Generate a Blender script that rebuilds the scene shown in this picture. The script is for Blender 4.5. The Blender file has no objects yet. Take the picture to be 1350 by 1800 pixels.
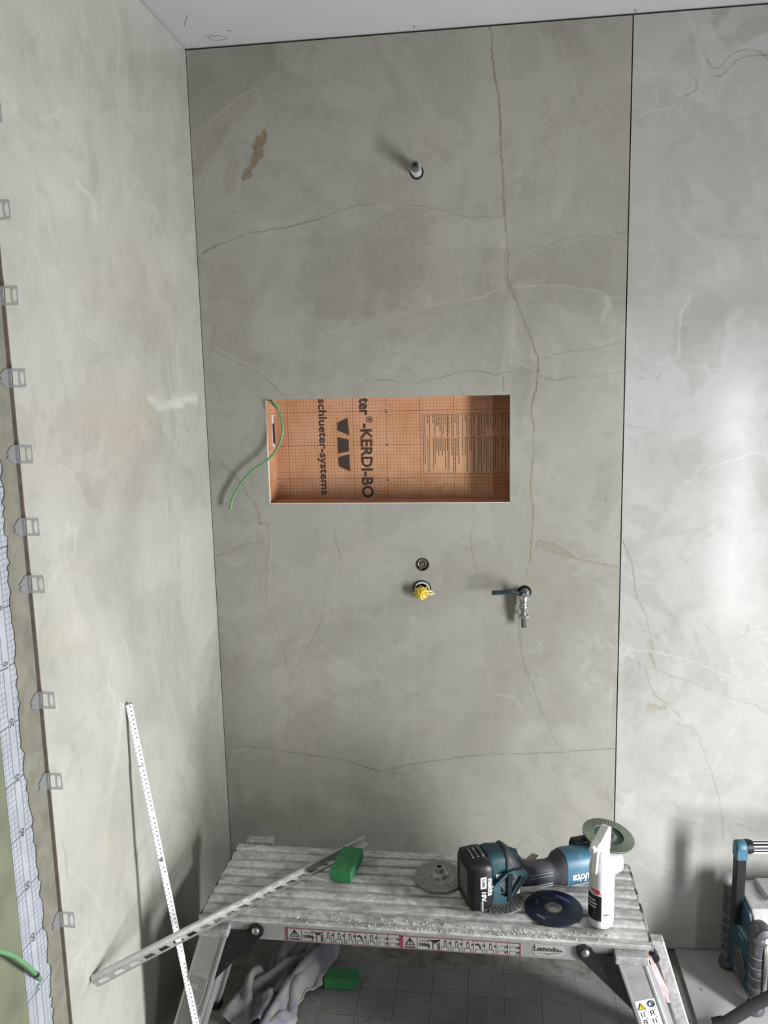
import bpy, bmesh, math, random
import numpy as np
from mathutils import Matrix, Vector
random.seed(3)
D = bpy.data
SC = bpy.context.scene
COL = SC.collection
PI = math.pi

# ------------------------------------------------------------------ camera
cam = D.cameras.new('camera'); cam_o = D.objects.new('camera', cam); COL.objects.link(cam_o)
_yaw, _pitch, _roll = 0.1311, 0.1570, -0.0229
_f = Vector((-math.sin(_yaw)*math.cos(_pitch), math.cos(_yaw)*math.cos(_pitch), -math.sin(_pitch)))
_r0 = Vector((math.cos(_yaw), math.sin(_yaw), 0)); _u0 = _r0.cross(_f)
_r = _r0*math.cos(_roll) + _u0*math.sin(_roll); _u = -_r0*math.sin(_roll) + _u0*math.cos(_roll)
cam_o.matrix_world = Matrix(((_r.x, _u.x, -_f.x, 0.8211), (_r.y, _u.y, -_f.y, -2.2972), (_r.z, _u.z, -_f.z, 1.7096), (0, 0, 0, 1)))
cam.sensor_fit = 'VERTICAL'; cam.sensor_height = 24.0; cam.lens = 24.0*1422.33/1800.0
cam.clip_start = 0.02
SC.camera = cam_o

# ------------------------------------------------------------------ sky, daylight, exposure
world = D.worlds.new('overcast_sky'); SC.world = world; world.use_nodes = True
_bg = world.node_tree.nodes['Background']
_bg.inputs['Color'].default_value = (0.90, 0.95, 1.0, 1); _bg.inputs['Strength'].default_value = 0.045
def area_light(name, loc, direction, sx, sy, watts, color):
    l = D.lights.new(name, 'AREA'); l.shape = 'RECTANGLE'; l.size = sx; l.size_y = sy
    l.energy = watts; l.color = color
    o = D.objects.new(name, l); COL.objects.link(o); o.location = loc
    o.rotation_euler = Vector(direction).to_track_quat('-Z', 'Y').to_euler()
    return o
area_light('window_daylight', (2.44, -1.26, 0.73), (-1, 0.0, 0.0), 0.34, 1.10, 90, (0.96, 0.98, 1.0))
area_light('added_streak_light', (2.43, -3.21, 0.85), (-1, 0.9, 0.0), 0.10, 1.60, 15, (0.95, 0.98, 1.0))  # unseen narrow lamp, added for the bright streak on the right-hand panel
SC.view_settings.view_transform = 'Standard'; SC.view_settings.look = 'None'
SC.view_settings.gamma = 1.0; SC.view_settings.use_curve_mapping = False
SC.view_settings.exposure = 0.30

# ------------------------------------------------------------------ helpers
def finish(name, bm, mt, parent=None, smooth=False, bevel=0.0, seg=2, world=False, angle=40):
    """link a bmesh as ONE mesh object; world=True: geometry is in world coordinates although it has a parent"""
    if isinstance(bm, bpy.types.Mesh): me = bm; me.name = name
    else:
        bmesh.ops.recalc_face_normals(bm, faces=bm.faces)
        me = D.meshes.new(name); bm.to_mesh(me); bm.free()
    me.materials.clear(); me.materials.append(mt)
    o = D.objects.new(name, me); COL.objects.link(o)
    if smooth:
        for p in me.polygons: p.use_smooth = True
        me.set_sharp_from_angle(angle=math.radians(angle))
    if bevel:
        b = o.modifiers.new('bevel', 'BEVEL'); b.width = bevel; b.segments = seg; b.limit_method = 'ANGLE'
        b.angle_limit = math.radians(35)
    if parent is not None:
        o.parent = parent
        if world: o.location = -parent.location
    return o
def tag(o, label=None, cat=None, group=None, kind=None):
    if label: o['label'] = label
    if cat: o['category'] = cat
    if group: o['group'] = group
    if kind: o['kind'] = kind
    return o
def root(name, label, cat, loc=(0, 0, 0), rotz=0.0, group=None):
    o = D.objects.new(name, None); COL.objects.link(o); o.location = loc; o.rotation_euler = (0, 0, rotz)
    o.empty_display_size = 0.05
    return tag(o, label, cat, group)
def new(): return bmesh.new()
def tf(bm, vs, M):
    if M is not None: bmesh.ops.transform(bm, matrix=M, verts=vs)
def box(bm, x0, x1, y0, y1, z0, z1, M=None):
    vs = [bm.verts.new((x, y, z)) for z in (z0, z1) for y in (y0, y1) for x in (x0, x1)]
    for f in ((0, 2, 3, 1), (4, 5, 7, 6), (0, 1, 5, 4), (2, 6, 7, 3), (0, 4, 6, 2), (1, 3, 7, 5)):
        bm.faces.new([vs[i] for i in f])
    tf(bm, vs, M)
def axis_M(p0, p1):
    p0 = Vector(p0); d = Vector(p1)-p0
    return Matrix.Translation(p0) @ d.to_track_quat('Z', 'Y').to_matrix().to_4x4(), d.length
def lathe(bm, prof, M=None, seg=32):
    """profile of (radius, height) about local Z; radius 0 closes it"""
    vs = []; rings = []
    for r, h in prof:
        if r <= 1e-7:
            v = bm.verts.new((0, 0, h)); vs.append(v); rings.append([v])
        else:
            ring = [bm.verts.new((r*math.cos(2*PI*i/seg), r*math.sin(2*PI*i/seg), h)) for i in range(seg)]
            vs += ring; rings.append(ring)
    for a, b in zip(rings, rings[1:]):
        if len(a) == 1 and len(b) == 1: continue
        for i in range(seg):
            j = (i+1) % seg
            if len(a) == 1: bm.faces.new((a[0], b[j], b[i]))
            elif len(b) == 1: bm.faces.new((a[i], a[j], b[0]))
            else: bm.faces.new((a[i], a[j], b[j], b[i]))
    tf(bm, vs, M)
def cyl(bm, p0, p1, r0, r1=None, seg=24):
    M, L = axis_M(p0, p1)
    lathe(bm, [(0, 0), (r0, 0), (r0 if r1 is None else r1, L), (0, L)], M, seg)
def pipe(bm, p0, p1, ro, ri, seg=28):
    M, L = axis_M(p0, p1)
    lathe(bm, [(ri, 0), (ro, 0), (ro, L), (ri, L), (ri, 0)], M, seg)
def spline(pts, n=6):
    pts = [Vector(p) for p in pts]; out = []
    for i in range(len(pts)-1):
        p0 = pts[max(i-1, 0)]; p1 = pts[i]; p2 = pts[i+1]; p3 = pts[min(i+2, len(pts)-1)]
        for k in range(n):
            t = k/n
            out.append(0.5*((2*p1)+(p2-p0)*t+(2*p0-5*p1+4*p2-p3)*t*t+(-p0+3*p1-3*p2+p3)*t**3))
    out.append(pts[-1]); return out
def loft(bm, rings, cap=True):
    rr = [[bm.verts.new(p) for p in ring] for ring in rings]
    n = len(rr[0])
    for a, b in zip(rr, rr[1:]):
        for i in range(n): bm.faces.new((a[i], a[(i+1) % n], b[(i+1) % n], b[i]))
    if cap: bm.faces.new(rr[0][::-1]); bm.faces.new(rr[-1])
    return rr
def tube(bm, pts, r, seg=10):
    rings = []; up = Vector((0.13, 0.27, 0.95))
    for i, p in enumerate(pts):
        d = (pts[min(i+1, len(pts)-1)]-pts[max(i-1, 0)]).normalized()
        a = d.cross(up).normalized(); b = a.cross(d); up = b
        rad = r(i/(len(pts)-1)) if callable(r) else r
        rings.append([p+a*rad*math.cos(2*PI*k/seg)+b*rad*math.sin(2*PI*k/seg) for k in range(seg)])
    loft(bm, rings)
def prism(bm, poly, h0, h1, M=None):
    a = [bm.verts.new((x, y, h0)) for x, y in poly]; b = [bm.verts.new((x, y, h1)) for x, y in poly]
    n = len(poly)
    bm.faces.new(a[::-1]); bm.faces.new(b)
    for i in range(n): bm.faces.new((a[i], a[(i+1) % n], b[(i+1) % n], b[i]))
    tf(bm, a+b, M)
def rrect(x0, x1, y0, y1, r, n=4):
    out = []
    for cx, cy, a0 in ((x1-r, y1-r, 0), (x0+r, y1-r, 90), (x0+r, y0+r, 180), (x1-r, y0+r, 270)):
        for k in range(n+1):
            a = math.radians(a0+90*k/n); out.append((cx+r*math.cos(a), cy+r*math.sin(a)))
    return out
def circ(cx, cy, rx, ry=None, n=24):
    ry = rx if ry is None else ry
    return [(cx+rx*math.cos(2*PI*i/n), cy+ry*math.sin(2*PI*i/n)) for i in range(n)]
def eval_mesh(cu, M=None):
    o = D.objects.new('tmp', cu); COL.objects.link(o)
    dg = bpy.context.evaluated_depsgraph_get()
    me = D.meshes.new_from_object(o.evaluated_get(dg)); D.objects.remove(o); D.curves.remove(cu)
    if M is not None: me.transform(M)
    return me
def holed(outer, holes, th):
    """flat plate with holes in local XY, thickness th about z = 0"""
    cu = D.curves.new('plate', 'CURVE'); cu.dimensions = '2D'; cu.fill_mode = 'BOTH'; cu.extrude = th/2
    for poly in [outer]+holes:
        s = cu.splines.new('POLY'); s.points.add(len(poly)-1); s.use_cyclic_u = True
        for p, q in zip(s.points, poly): p.co = (q[0], q[1], 0, 1)
    return eval_mesh(cu)
def text(bm, body, size, M=None, bold=0.0, shear=0.0, th=0.0004, ax='CENTER', sx=1.0, bend=None, fit=None):
    cu = D.curves.new('text', 'FONT'); cu.body = body; cu.size = size; cu.offset = bold; cu.shear = shear
    cu.align_x = ax; cu.align_y = 'CENTER'; cu.extrude = th/2; cu.resolution_u = 3; cu.space_character = 1.0
    me = eval_mesh(cu)
    if fit:
        xs = [v.co.x for v in me.vertices]; k = fit/(max(xs)-min(xs)); m_ = (max(xs)+min(xs))/2
        me.transform(Matrix.Diagonal((k, 1, 1, 1)) @ Matrix.Translation((-m_, 0, 0)))
    if sx != 1.0: me.transform(Matrix.Diagonal((sx, 1, 1, 1)))
    if bend:
        for v in me.vertices:
            a = v.co.x/bend; rr = bend+v.co.z
            v.co = Vector((rr*math.sin(a), v.co.y, rr*math.cos(a)-bend))
    if M is not None: me.transform(M)
    bm.from_mesh(me); D.meshes.remove(me)
def addmesh(bm, me, M=None):
    if M is not None: me.transform(M)
    bm.from_mesh(me); D.meshes.remove(me)
T = Matrix.Translation
def R(a, ax): return Matrix.Rotation(math.radians(a), 4, ax)
FRONT = R(90, 'X')                                   # local XY plane -> wall facing the viewer (-y), local Z -> -y
LEFTW = Matrix(((0, 0, 1, 0), (1, 0, 0, 0), (0, 1, 0, 0), (0, 0, 0, 1)))   # local X -> +y, local Y -> +z, local Z -> +x

# ------------------------------------------------------------------ materials
class NT:
    def __init__(s, name):
        s.m = D.materials.new(name); s.m.use_nodes = True; s.t = s.m.node_tree; s.N = s.t.nodes
        s.b = s.N['Principled BSDF']
    def n(s, typ, **kw):
        nd = s.N.new(typ)
        for k, v in kw.items(): setattr(nd, k, v)
        return nd
    def l(s, a, b): s.t.links.new(a, b)
    def set(s, sock, v):
        if isinstance(v, bpy.types.NodeSocket): s.l(v, sock)
        else: sock.default_value = v
    def math(s, op, a, b=0.0, c=None, clamp=False):
        nd = s.n('ShaderNodeMath', operation=op, use_clamp=clamp)
        s.set(nd.inputs[0], a); s.set(nd.inputs[1], b)
        if c is not None: s.set(nd.inputs[2], c)
        return nd.outputs[0]
    def mix(s, f, a, b, blend='MIX'):
        nd = s.n('ShaderNodeMix', data_type='RGBA', blend_type=blend)
        s.set(nd.inputs[0], f)
        for sock, v in ((nd.inputs[6], a), (nd.inputs[7], b)):
            s.set(sock, v if isinstance(v, bpy.types.NodeSocket) else (v[0], v[1], v[2], 1))
        return nd.outputs[2]
    def coord(s): return s.n('ShaderNodeTexCoord').outputs['Object']
    def noise(s, scale, detail=4, rough=0.55, dist=0.0, vec=None, stretch=None):
        nd = s.n('ShaderNodeTexNoise'); nd.inputs['Scale'].default_value = scale
        nd.inputs['Detail'].default_value = detail; nd.inputs['Roughness'].default_value = rough
        nd.inputs['Distortion'].default_value = dist
        v = vec or s.coord()
        if stretch:
            mp = s.n('ShaderNodeMapping'); mp.inputs['Scale'].default_value = stretch; s.l(v, mp.inputs[0]); v = mp.outputs[0]
        s.l(v, nd.inputs['Vector']); return nd.outputs['Fac']
    def rng(s, v, a, b, c=0.0, d=1.0, smooth=False):
        nd = s.n('ShaderNodeMapRange'); nd.clamp = True
        if smooth: nd.interpolation_type = 'SMOOTHSTEP'
        s.l(v, nd.inputs[0])
        for i, x in enumerate((a, b, c, d)): nd.inputs[i+1].default_value = x
        return nd.outputs[0]
    def bump(s, h, strength=0.3, dist=0.002):
        nd = s.n('ShaderNodeBump'); nd.inputs['Strength'].default_value = strength; nd.inputs['Distance'].default_value = dist
        s.l(h, nd.inputs['Height']); s.l(nd.outputs[0], s.b.inputs['Normal'])
    def lines(s, c, step, width, off=0.0):
        f = s.math('FRACT', s.math('DIVIDE', s.math('ADD', c, off+step*1000+step/2), step))
        return s.math('LESS_THAN', s.math('ABSOLUTE', s.math('SUBTRACT', f, 0.5)), width/step/2)
    def out(s, col, rough=0.5, metal=0.0):
        s.set(s.b.inputs['Base Color'], col if isinstance(col, bpy.types.NodeSocket) else (col[0], col[1], col[2], 1))
        s.set(s.b.inputs['Roughness'], rough); s.set(s.b.inputs['Metallic'], metal)
        return s.m
def mat(name, col, rough=0.5, metal=0.0, var=0.08, scale=30, bump=0.0, bscale=200, dust=0.0, dcol=(0.55, 0.53, 0.49), dscale=45, spec=None):
    """procedural material: base colour with grain, optional plaster dust lying on it, optional fine relief"""
    t = NT(name)
    n = t.rng(t.noise(scale, 5), 0.3, 0.7)
    c = t.mix(n, [x*(1-var) for x in col], [min(1, x*(1+var)) for x in col])
    r = rough; m = metal
    if dust:
        g = t.n('ShaderNodeNewGeometry'); s = t.n('ShaderNodeSeparateXYZ'); t.l(g.outputs['Normal'], s.inputs[0])
        up = t.rng(s.outputs[2], -0.2, 0.9, 0.35, 1.0)
        d = t.math('MULTIPLY', t.rng(t.noise(dscale, 6, 0.65), 0.62-0.3*dust, 0.80-0.25*dust), up)
        d = t.math('MULTIPLY', d, min(1, dust*1.4), clamp=True)
        c = t.mix(d, c, dcol); r = t.math('ADD', t.math('MULTIPLY', d, 0.9-rough), rough)
        m = t.math('MULTIPLY', t.math('SUBTRACT', 1.0, d), metal)
    if bump: t.bump(t.noise(bscale, 3), bump, 0.001)
    if spec is not None: t.b.inputs['Specular IOR Level'].default_value = spec
    return t.out(c, r, m)
def plain(name, col, rough=0.6, **k): return mat(name, col, rough, var=0.05, scale=60, **k)

def stone(name='onyx_look_porcelain', tint=None):
    t = NT(name); co = t.coord()
    big = t.rng(t.noise(1.7, 8, 0.55, 0.7, co), 0.35, 0.66)
    c = t.mix(big, (0.254, 0.247, 0.215), (0.343, 0.338, 0.310))
    ed = t.rng(t.noise(3.1, 9, 0.6, 1.1, co, (1, 1, 0.7)), 0.505, 0.525)
    c = t.mix(t.math('MULTIPLY', ed, 0.20), c, (0.413, 0.406, 0.378))
    ed2 = t.rng(t.noise(5.5, 9, 0.62, 0.9, co, (0.8, 1, 1.2)), 0.585, 0.60)
    c = t.mix(t.math('MULTIPLY', ed2, 0.20), c, (0.199, 0.190, 0.160))
    warm = t.rng(t.noise(1.1, 4, 0.5, 0.3, co), 0.5, 0.75)
    c = t.mix(t.math('MULTIPLY', warm, 0.22), c, (0.335, 0.296, 0.242))
    mot = t.rng(t.noise(9.0, 10, 0.68, 0.5, co, (1.0, 1, 0.8)), 0.50, 0.62)
    c = t.mix(t.math('MULTIPLY', mot, 0.26), c, (0.205, 0.196, 0.165))
    msk = t.rng(t.noise(2.3, 3, 0.5, 0.0, co, (1, 1, 1.3)), 0.48, 0.62)
    for sc_, st in ((3.4, (1, 1, 0.6)), (6.5, (0.8, 1, 1.1))):
        rid = t.math('ABSOLUTE', t.math('SUBTRACT', t.noise(sc_, 5, 0.48, 0.35, co, st), 0.5))
        c = t.mix(t.math('MULTIPLY', t.math('MULTIPLY', t.rng(rid, 0.0, 0.008, 1.0, 0.0), msk), 0.26), c, (0.46, 0.452, 0.425))
    fine = t.rng(t.noise(28, 6, 0.6, 0.2, co), 0.3, 0.7)
    c = t.mix(t.math('MULTIPLY', fine, 0.20), c, (0.382, 0.374, 0.355))
    at = t.n('ShaderNodeAttribute', attribute_name='mark')
    brk = t.rng(t.noise(120, 3, 0.6, 0, co), 0.25, 0.55, 0.45, 1.0)
    c = t.mix(t.math('MULTIPLY', at.outputs['Alpha'], brk), c, at.outputs['Color'])
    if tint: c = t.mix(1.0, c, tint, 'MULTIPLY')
    t.bump(t.noise(70, 3, 0.5, 0, co), 0.06, 0.0006)
    t.b.inputs['Specular IOR Level'].default_value = 0.38
    rg = t.rng(t.noise(6, 5, 0.6, 0, co), 0.3, 0.7, 0.13, 0.20)
    return t.out(c, rg)
STONE = stone('onyx_look_porcelain', (0.885, 0.87, 0.835)); LIT_CREAM = stone('lit_creamy_onyx_look_porcelain', (1.13, 1.125, 1.11)); LIT_STONE = stone('lit_onyx_look_porcelain', (1.08, 1.105, 1.145))  # same porcelain; tints put each panel's lighting into the colour, left also creamier
def printed_board():
    t = NT('orange_printed_board'); co = t.coord(); s = t.n('ShaderNodeSeparateXYZ'); t.l(co, s.inputs[0])
    g = t.n('ShaderNodeNewGeometry'); gn = t.n('ShaderNodeSeparateXYZ'); t.l(g.outputs['Normal'], gn.inputs[0])
    n1 = t.rng(t.noise(9, 6, 0.6, 0.4, co), 0.38, 0.68)
    c = t.mix(n1, (0.50, 0.275, 0.165), (0.43, 0.20, 0.085))
    n2 = t.rng(t.noise(26, 5, 0.6, 0.6, co), 0.56, 0.72)
    c = t.mix(t.math('MULTIPLY', n2, 0.55), c, (0.36, 0.135, 0.030))
    lm = None
    for k, off in ((0, -0.518), (1, 0.0), (2, -1.53)):
        fade = t.math('LESS_THAN', t.math('ABSOLUTE', gn.outputs[k]), 0.5)
        fi = t.math('MULTIPLY', t.lines(s.outputs[k], 0.01, 0.0011, off), 0.62)
        bo = t.math('MULTIPLY', t.lines(s.outputs[k], 0.10, 0.0018, off), 0.85)
        x = t.math('MULTIPLY', t.math('MAXIMUM', fi, bo), fade)
        lm = x if lm is None else t.math('MAXIMUM', lm, x)
    c = t.mix(lm, c, (0.14, 0.05, 0.03))
    return t.out(c, 0.55)
def floor_mat():
    t = NT('grey_grid_membrane'); co = t.coord(); s = t.n('ShaderNodeSeparateXYZ'); t.l(co, s.inputs[0])
    c = t.mix(t.rng(t.noise(4, 6), 0.35, 0.65), (0.125, 0.128, 0.132), (0.190, 0.193, 0.197))
    lm = None
    for k, off in ((0, -0.86), (1, 0.25)):
        x = t.math('MAXIMUM', t.math('MULTIPLY', t.lines(s.outputs[k], 0.0102, 0.0010, off), 0.55),
                   t.math('MULTIPLY', t.lines(s.outputs[k], 0.102, 0.0020, off), 0.9))
        lm = x if lm is None else t.math('MAXIMUM', lm, x)
    lm = t.math('MULTIPLY', lm, t.rng(t.noise(7, 4, 0.6), 0.30, 0.45))
    c = t.mix(lm, c, (0.034, 0.036, 0.039))
    wob = t.math('ADD', s.outputs[1], t.math('MULTIPLY', t.math('SUBTRACT', t.noise(9, 6, 0.65, 0.5), 0.5), 0.16))
    mud = t.math('GREATER_THAN', wob, -0.135)
    left = t.math('ADD', s.outputs[0], t.math('MULTIPLY', t.math('SUBTRACT', t.noise(6, 6, 0.65), 0.5), 0.3))
    mud2 = t.math('MAXIMUM', mud, t.math('LESS_THAN', left, 0.30))
    spots = t.rng(t.noise(11, 7, 0.7, 0.6), 0.575, 0.60)
    mc = t.mix(t.rng(t.noise(14, 7, 0.7, 0.8), 0.35, 0.65), (0.085, 0.080, 0.068), (0.200, 0.194, 0.174))
    c = t.mix(t.math('MAXIMUM', mud2, t.math('MULTIPLY', spots, 0.75)), c, mc)
    t.bump(t.noise(30, 6, 0.65), 0.35, 0.003)
    return t.out(c, 0.7)
def membrane():
    t = NT('pale_blue_sealing_tape'); co = t.coord(); s = t.n('ShaderNodeSeparateXYZ'); t.l(co, s.inputs[0])
    c = t.mix(t.rng(t.noise(25, 5), 0.3, 0.7), (0.26, 0.27, 0.30), (0.33, 0.34, 0.37))
    y, z = s.outputs[1], s.outputs[2]
    ab = t.math('ABSOLUTE', t.math('ADD', y, 1.050))
    band = t.math('GREATER_THAN', ab, 0.0085)
    lm = t.math('MAXIMUM', t.lines(y, 0.01037, 0.0010, 1.0600), t.lines(z, 0.01037, 0.0010, -1.239))
    bo = t.lines(z, 0.1037, 0.0022, -1.239)
    edge = t.math('LESS_THAN', t.math('ABSOLUTE', t.math('SUBTRACT', ab, 0.0090)), 0.0006)
    k = t.math('MAXIMUM', t.math('MULTIPLY', t.math('MAXIMUM', lm, t.math('MULTIPLY', bo, 2.0)), band), edge)
    c = t.mix(t.math('MULTIPLY', k, 0.8, clamp=True), c, (0.055, 0.06, 0.08))
    return t.out(c, 0.6)
def deck_mat():
    t = NT('dusty_aluminium'); co = t.coord()
    g = t.n('ShaderNodeNewGeometry'); s = t.n('ShaderNodeSeparateXYZ'); t.l(g.outputs['Normal'], s.inputs[0])
    up = t.rng(s.outputs[2], 0.2, 0.9)
    d = t.rng(t.noise(22, 7, 0.68, 0.5, co, (0.6, 1, 1)), 0.36, 0.56)
    d = t.math('MULTIPLY', d, up)
    base = t.mix(t.rng(t.noise(40, 5), 0.3, 0.7), (0.23, 0.226, 0.21), (0.31, 0.305, 0.285))
    dc = t.mix(t.rng(t.noise(60, 6, 0.7), 0.35, 0.65), (0.37, 0.36, 0.34), (0.60, 0.595, 0.58))
    c = t.mix(d, base, dc)
    t.bump(t.noise(90, 6, 0.7), 0.5, 0.002)
    m = t.math('MULTIPLY', t.math('SUBTRACT', 1.0, d), 0.35)
    return t.out(c, 0.6, m)
def striped(name, axis, step, w, off, ca, cb, rough=0.5):
    t = NT(name); s = t.n('ShaderNodeSeparateXYZ'); t.l(t.coord(), s.inputs[0])
    g = t.rng(t.noise(60, 4), 0.3, 0.7, 0.9, 1.0)
    c = t.mix(t.lines(s.outputs[axis], step, w, off), ca, cb)
    c = t.mix(g, [x*0.8 for x in ca], c)
    return t.out(c, rough)
def clear_plastic(name='clear_grey_plastic', k=1.0):
    t = NT(name); c = t.mix(t.noise(40), (0.50*k, 0.50*k, 0.50*k), (0.62*k, 0.62*k, 0.62*k))
    t.b.inputs['Alpha'].default_value = 0.55
    return t.out(c, 0.25)
def towel_mat():
    t = NT('grey_blue_terry'); co = t.coord()
    a = t.rng(t.noise(8, 5, 0.6, 0.3, co), 0.48, 0.62)
    c = t.mix(a, (0.235, 0.224, 0.213), (0.100, 0.106, 0.150))
    b = t.rng(t.noise(13, 4, 0.6, 0, co), 0.55, 0.70)
    c = t.mix(t.math('MULTIPLY', b, 0.6), c, (0.145, 0.124, 0.107))
    t.bump(t.noise(420, 4, 0.7, 0, co), 0.8, 0.003)
    t.b.inputs['Sheen Weight'].default_value = 0.3
    return t.out(c, 0.95)
PRINT = printed_board(); FLOORM = floor_mat(); TAPE = membrane(); DECK = deck_mat(); CLEAR = clear_plastic(); CLEARB = clear_plastic('smoky_grey_plastic', 0.45); TERRY = towel_mat()
ALU = mat('brushed_aluminium', (0.30, 0.296, 0.285), 0.42, 0.45, 0.10, 40, dust=0.25)
ALUB = mat('bright_aluminium', (0.52, 0.51, 0.49), 0.32, 0.85, 0.05, 40, dust=0.1)
STEEL = mat('nickel_plated_steel', (0.42, 0.41, 0.395), 0.30, 0.9, 0.06, 20)
DSTEEL = mat('dark_steel', (0.20, 0.195, 0.19), 0.4, 0.8, 0.2, 80)
GALV = mat('galvanised_steel', (0.40, 0.40, 0.40), 0.45, 0.6, 0.3, 90)
BRASS = mat('dull_brass', (0.42, 0.36, 0.25), 0.35, 0.8, 0.2, 60)
BLACK = mat('black_plastic', (0.008, 0.008, 0.009), 0.42, 0, 0.2, 40, dust=0.03, spec=0.28)
BLACKP = mat('black_painted_steel', (0.010, 0.010, 0.011), 0.30, 0, 0.2, 40, dust=0.15)
RUBBER = mat('black_rubber', (0.015, 0.015, 0.016), 0.7, 0, 0.2)
GRIP = mat('dark_grey_rubber_grip', (0.032, 0.032, 0.040), 0.6, 0, 0.15, 50, dust=0.30, dcol=(0.17, 0.165, 0.17))
TEAL = mat('teal_plastic', (0.012, 0.046, 0.062), 0.45, 0, 0.12, 60, dust=0.25, dcol=(0.11, 0.15, 0.16))
TEALL = mat('light_teal_plastic', (0.030, 0.098, 0.150), 0.45, 0, 0.12, 60, dust=0.30, dcol=(0.17, 0.22, 0.24))
INKW = plain('white_ink', (0.74, 0.74, 0.73)); INKK = plain('black_ink', (0.012, 0.012, 0.013)); INKB = plain('brown_ink', (0.040, 0.022, 0.016))
INKR = plain('red_ink', (0.46, 0.018, 0.022)); INKY = plain('yellow_ink', (0.72, 0.52, 0.02)); INKG = plain('grey_ink', (0.16, 0.16, 0.165)); INKD = plain('dark_red_ink', (0.17, 0.024, 0.040))
INKBL = plain('blue_ink', (0.03, 0.09, 0.32)); INKLB = plain('pale_blue_line', (0.34, 0.46, 0.49))
STICK = mat('pale_sticker_film', (0.255, 0.243, 0.225), 0.45, 0, 0.06, 40); STICKW = mat('white_sticker', (0.58, 0.58, 0.57), 0.4, 0, 0.05)
GREEN = mat('green_polishing_block', (0.022, 0.155, 0.050), 0.75, 0, 0.14, 50, 0.25, 260, dust=0.12, dcol=(0.18, 0.32, 0.20))
GWIRE = mat('green_wire_sheath', (0.115, 0.255, 0.120), 0.4, 0, 0.08)
DGREEN = mat('dark_green_paint', (0.012, 0.026, 0.026), 0.35, 0.0, 0.3, 60)
YELLOW = mat('yellow_film', (0.56, 0.39, 0.045), 0.35, 0, 0.35, 130)
BOTTLE = mat('white_hdpe', (0.57, 0.58, 0.585), 0.35, 0, 0.03); TRIG = mat('white_trigger_plastic', (0.68, 0.675, 0.65), 0.4, 0, 0.03)
WOOD = mat('bare_wood', (0.30, 0.255, 0.165), 0.7, 0, 0.25, 90)
PAINTW = mat('white_ceiling_paint', (0.43, 0.432, 0.435), 0.85, 0, 0.03, 6)
OLIVE = mat('olive_sealing_paint', (0.120, 0.128, 0.082), 0.8, 0, 0.18, 12, 0.4, 60)
MORTAR = mat('olive_grey_mortar', (0.150, 0.143, 0.112), 0.9, 0, 0.22, 25, 0.6, 90)
SLABE = mat('porcelain_edge', (0.20, 0.165, 0.135), 0.8, 0, 0.25, 60)
PLASTER = mat('grey_plaster', (0.14, 0.14, 0.135), 0.9, 0, 0.08, 10)
BOARD = mat('pale_grey_board', (0.36, 0.365, 0.355), 0.7, 0, 0.08, 9)
GFLAP = mat('green_abrasive_flaps', (0.115, 0.130, 0.098), 0.85, 0, 0.4, 400, 0.6, 500); GBACK = mat('green_backing_plate', (0.028, 0.085, 0.052), 0.5, 0, 0.15)
BLUED = mat('blue_black_disc', (0.005, 0.008, 0.024), 0.42, 0, 0.35, 25, 0.2, 500)
DUSTW = mat('white_plaster_crumb', (0.50, 0.49, 0.47), 0.95, 0, 0.1, 60)
GREYP = mat('grey_pvc_pipe', (0.40, 0.41, 0.42), 0.45, 0, 0.08)
SILVP = mat('silver_grey_plastic', (0.34, 0.34, 0.34), 0.42, 0.2, 0.10, 40, dust=0.3)
BUMPER = mat('dark_bumper_rubber', (0.040, 0.041, 0.045), 0.5, 0, 0.2, 60, dust=0.40, dcol=(0.36, 0.36, 0.35))
LCD = mat('violet_display', (0.055, 0.050, 0.26), 0.2, 0, 0.15, 60)
PINK = mat('red_white_latch', (0.60, 0.36, 0.36), 0.4, 0, 0.35, 40)
GLASS = NT('window_glass'); GLASS.b.inputs['Transmission Weight'].default_value = 1.0
GLASS = GLASS.out(GLASS.mix(GLASS.noise(2), (0.95, 0.97, 0.97), (0.97, 0.98, 0.98)), 0.0)

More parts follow.
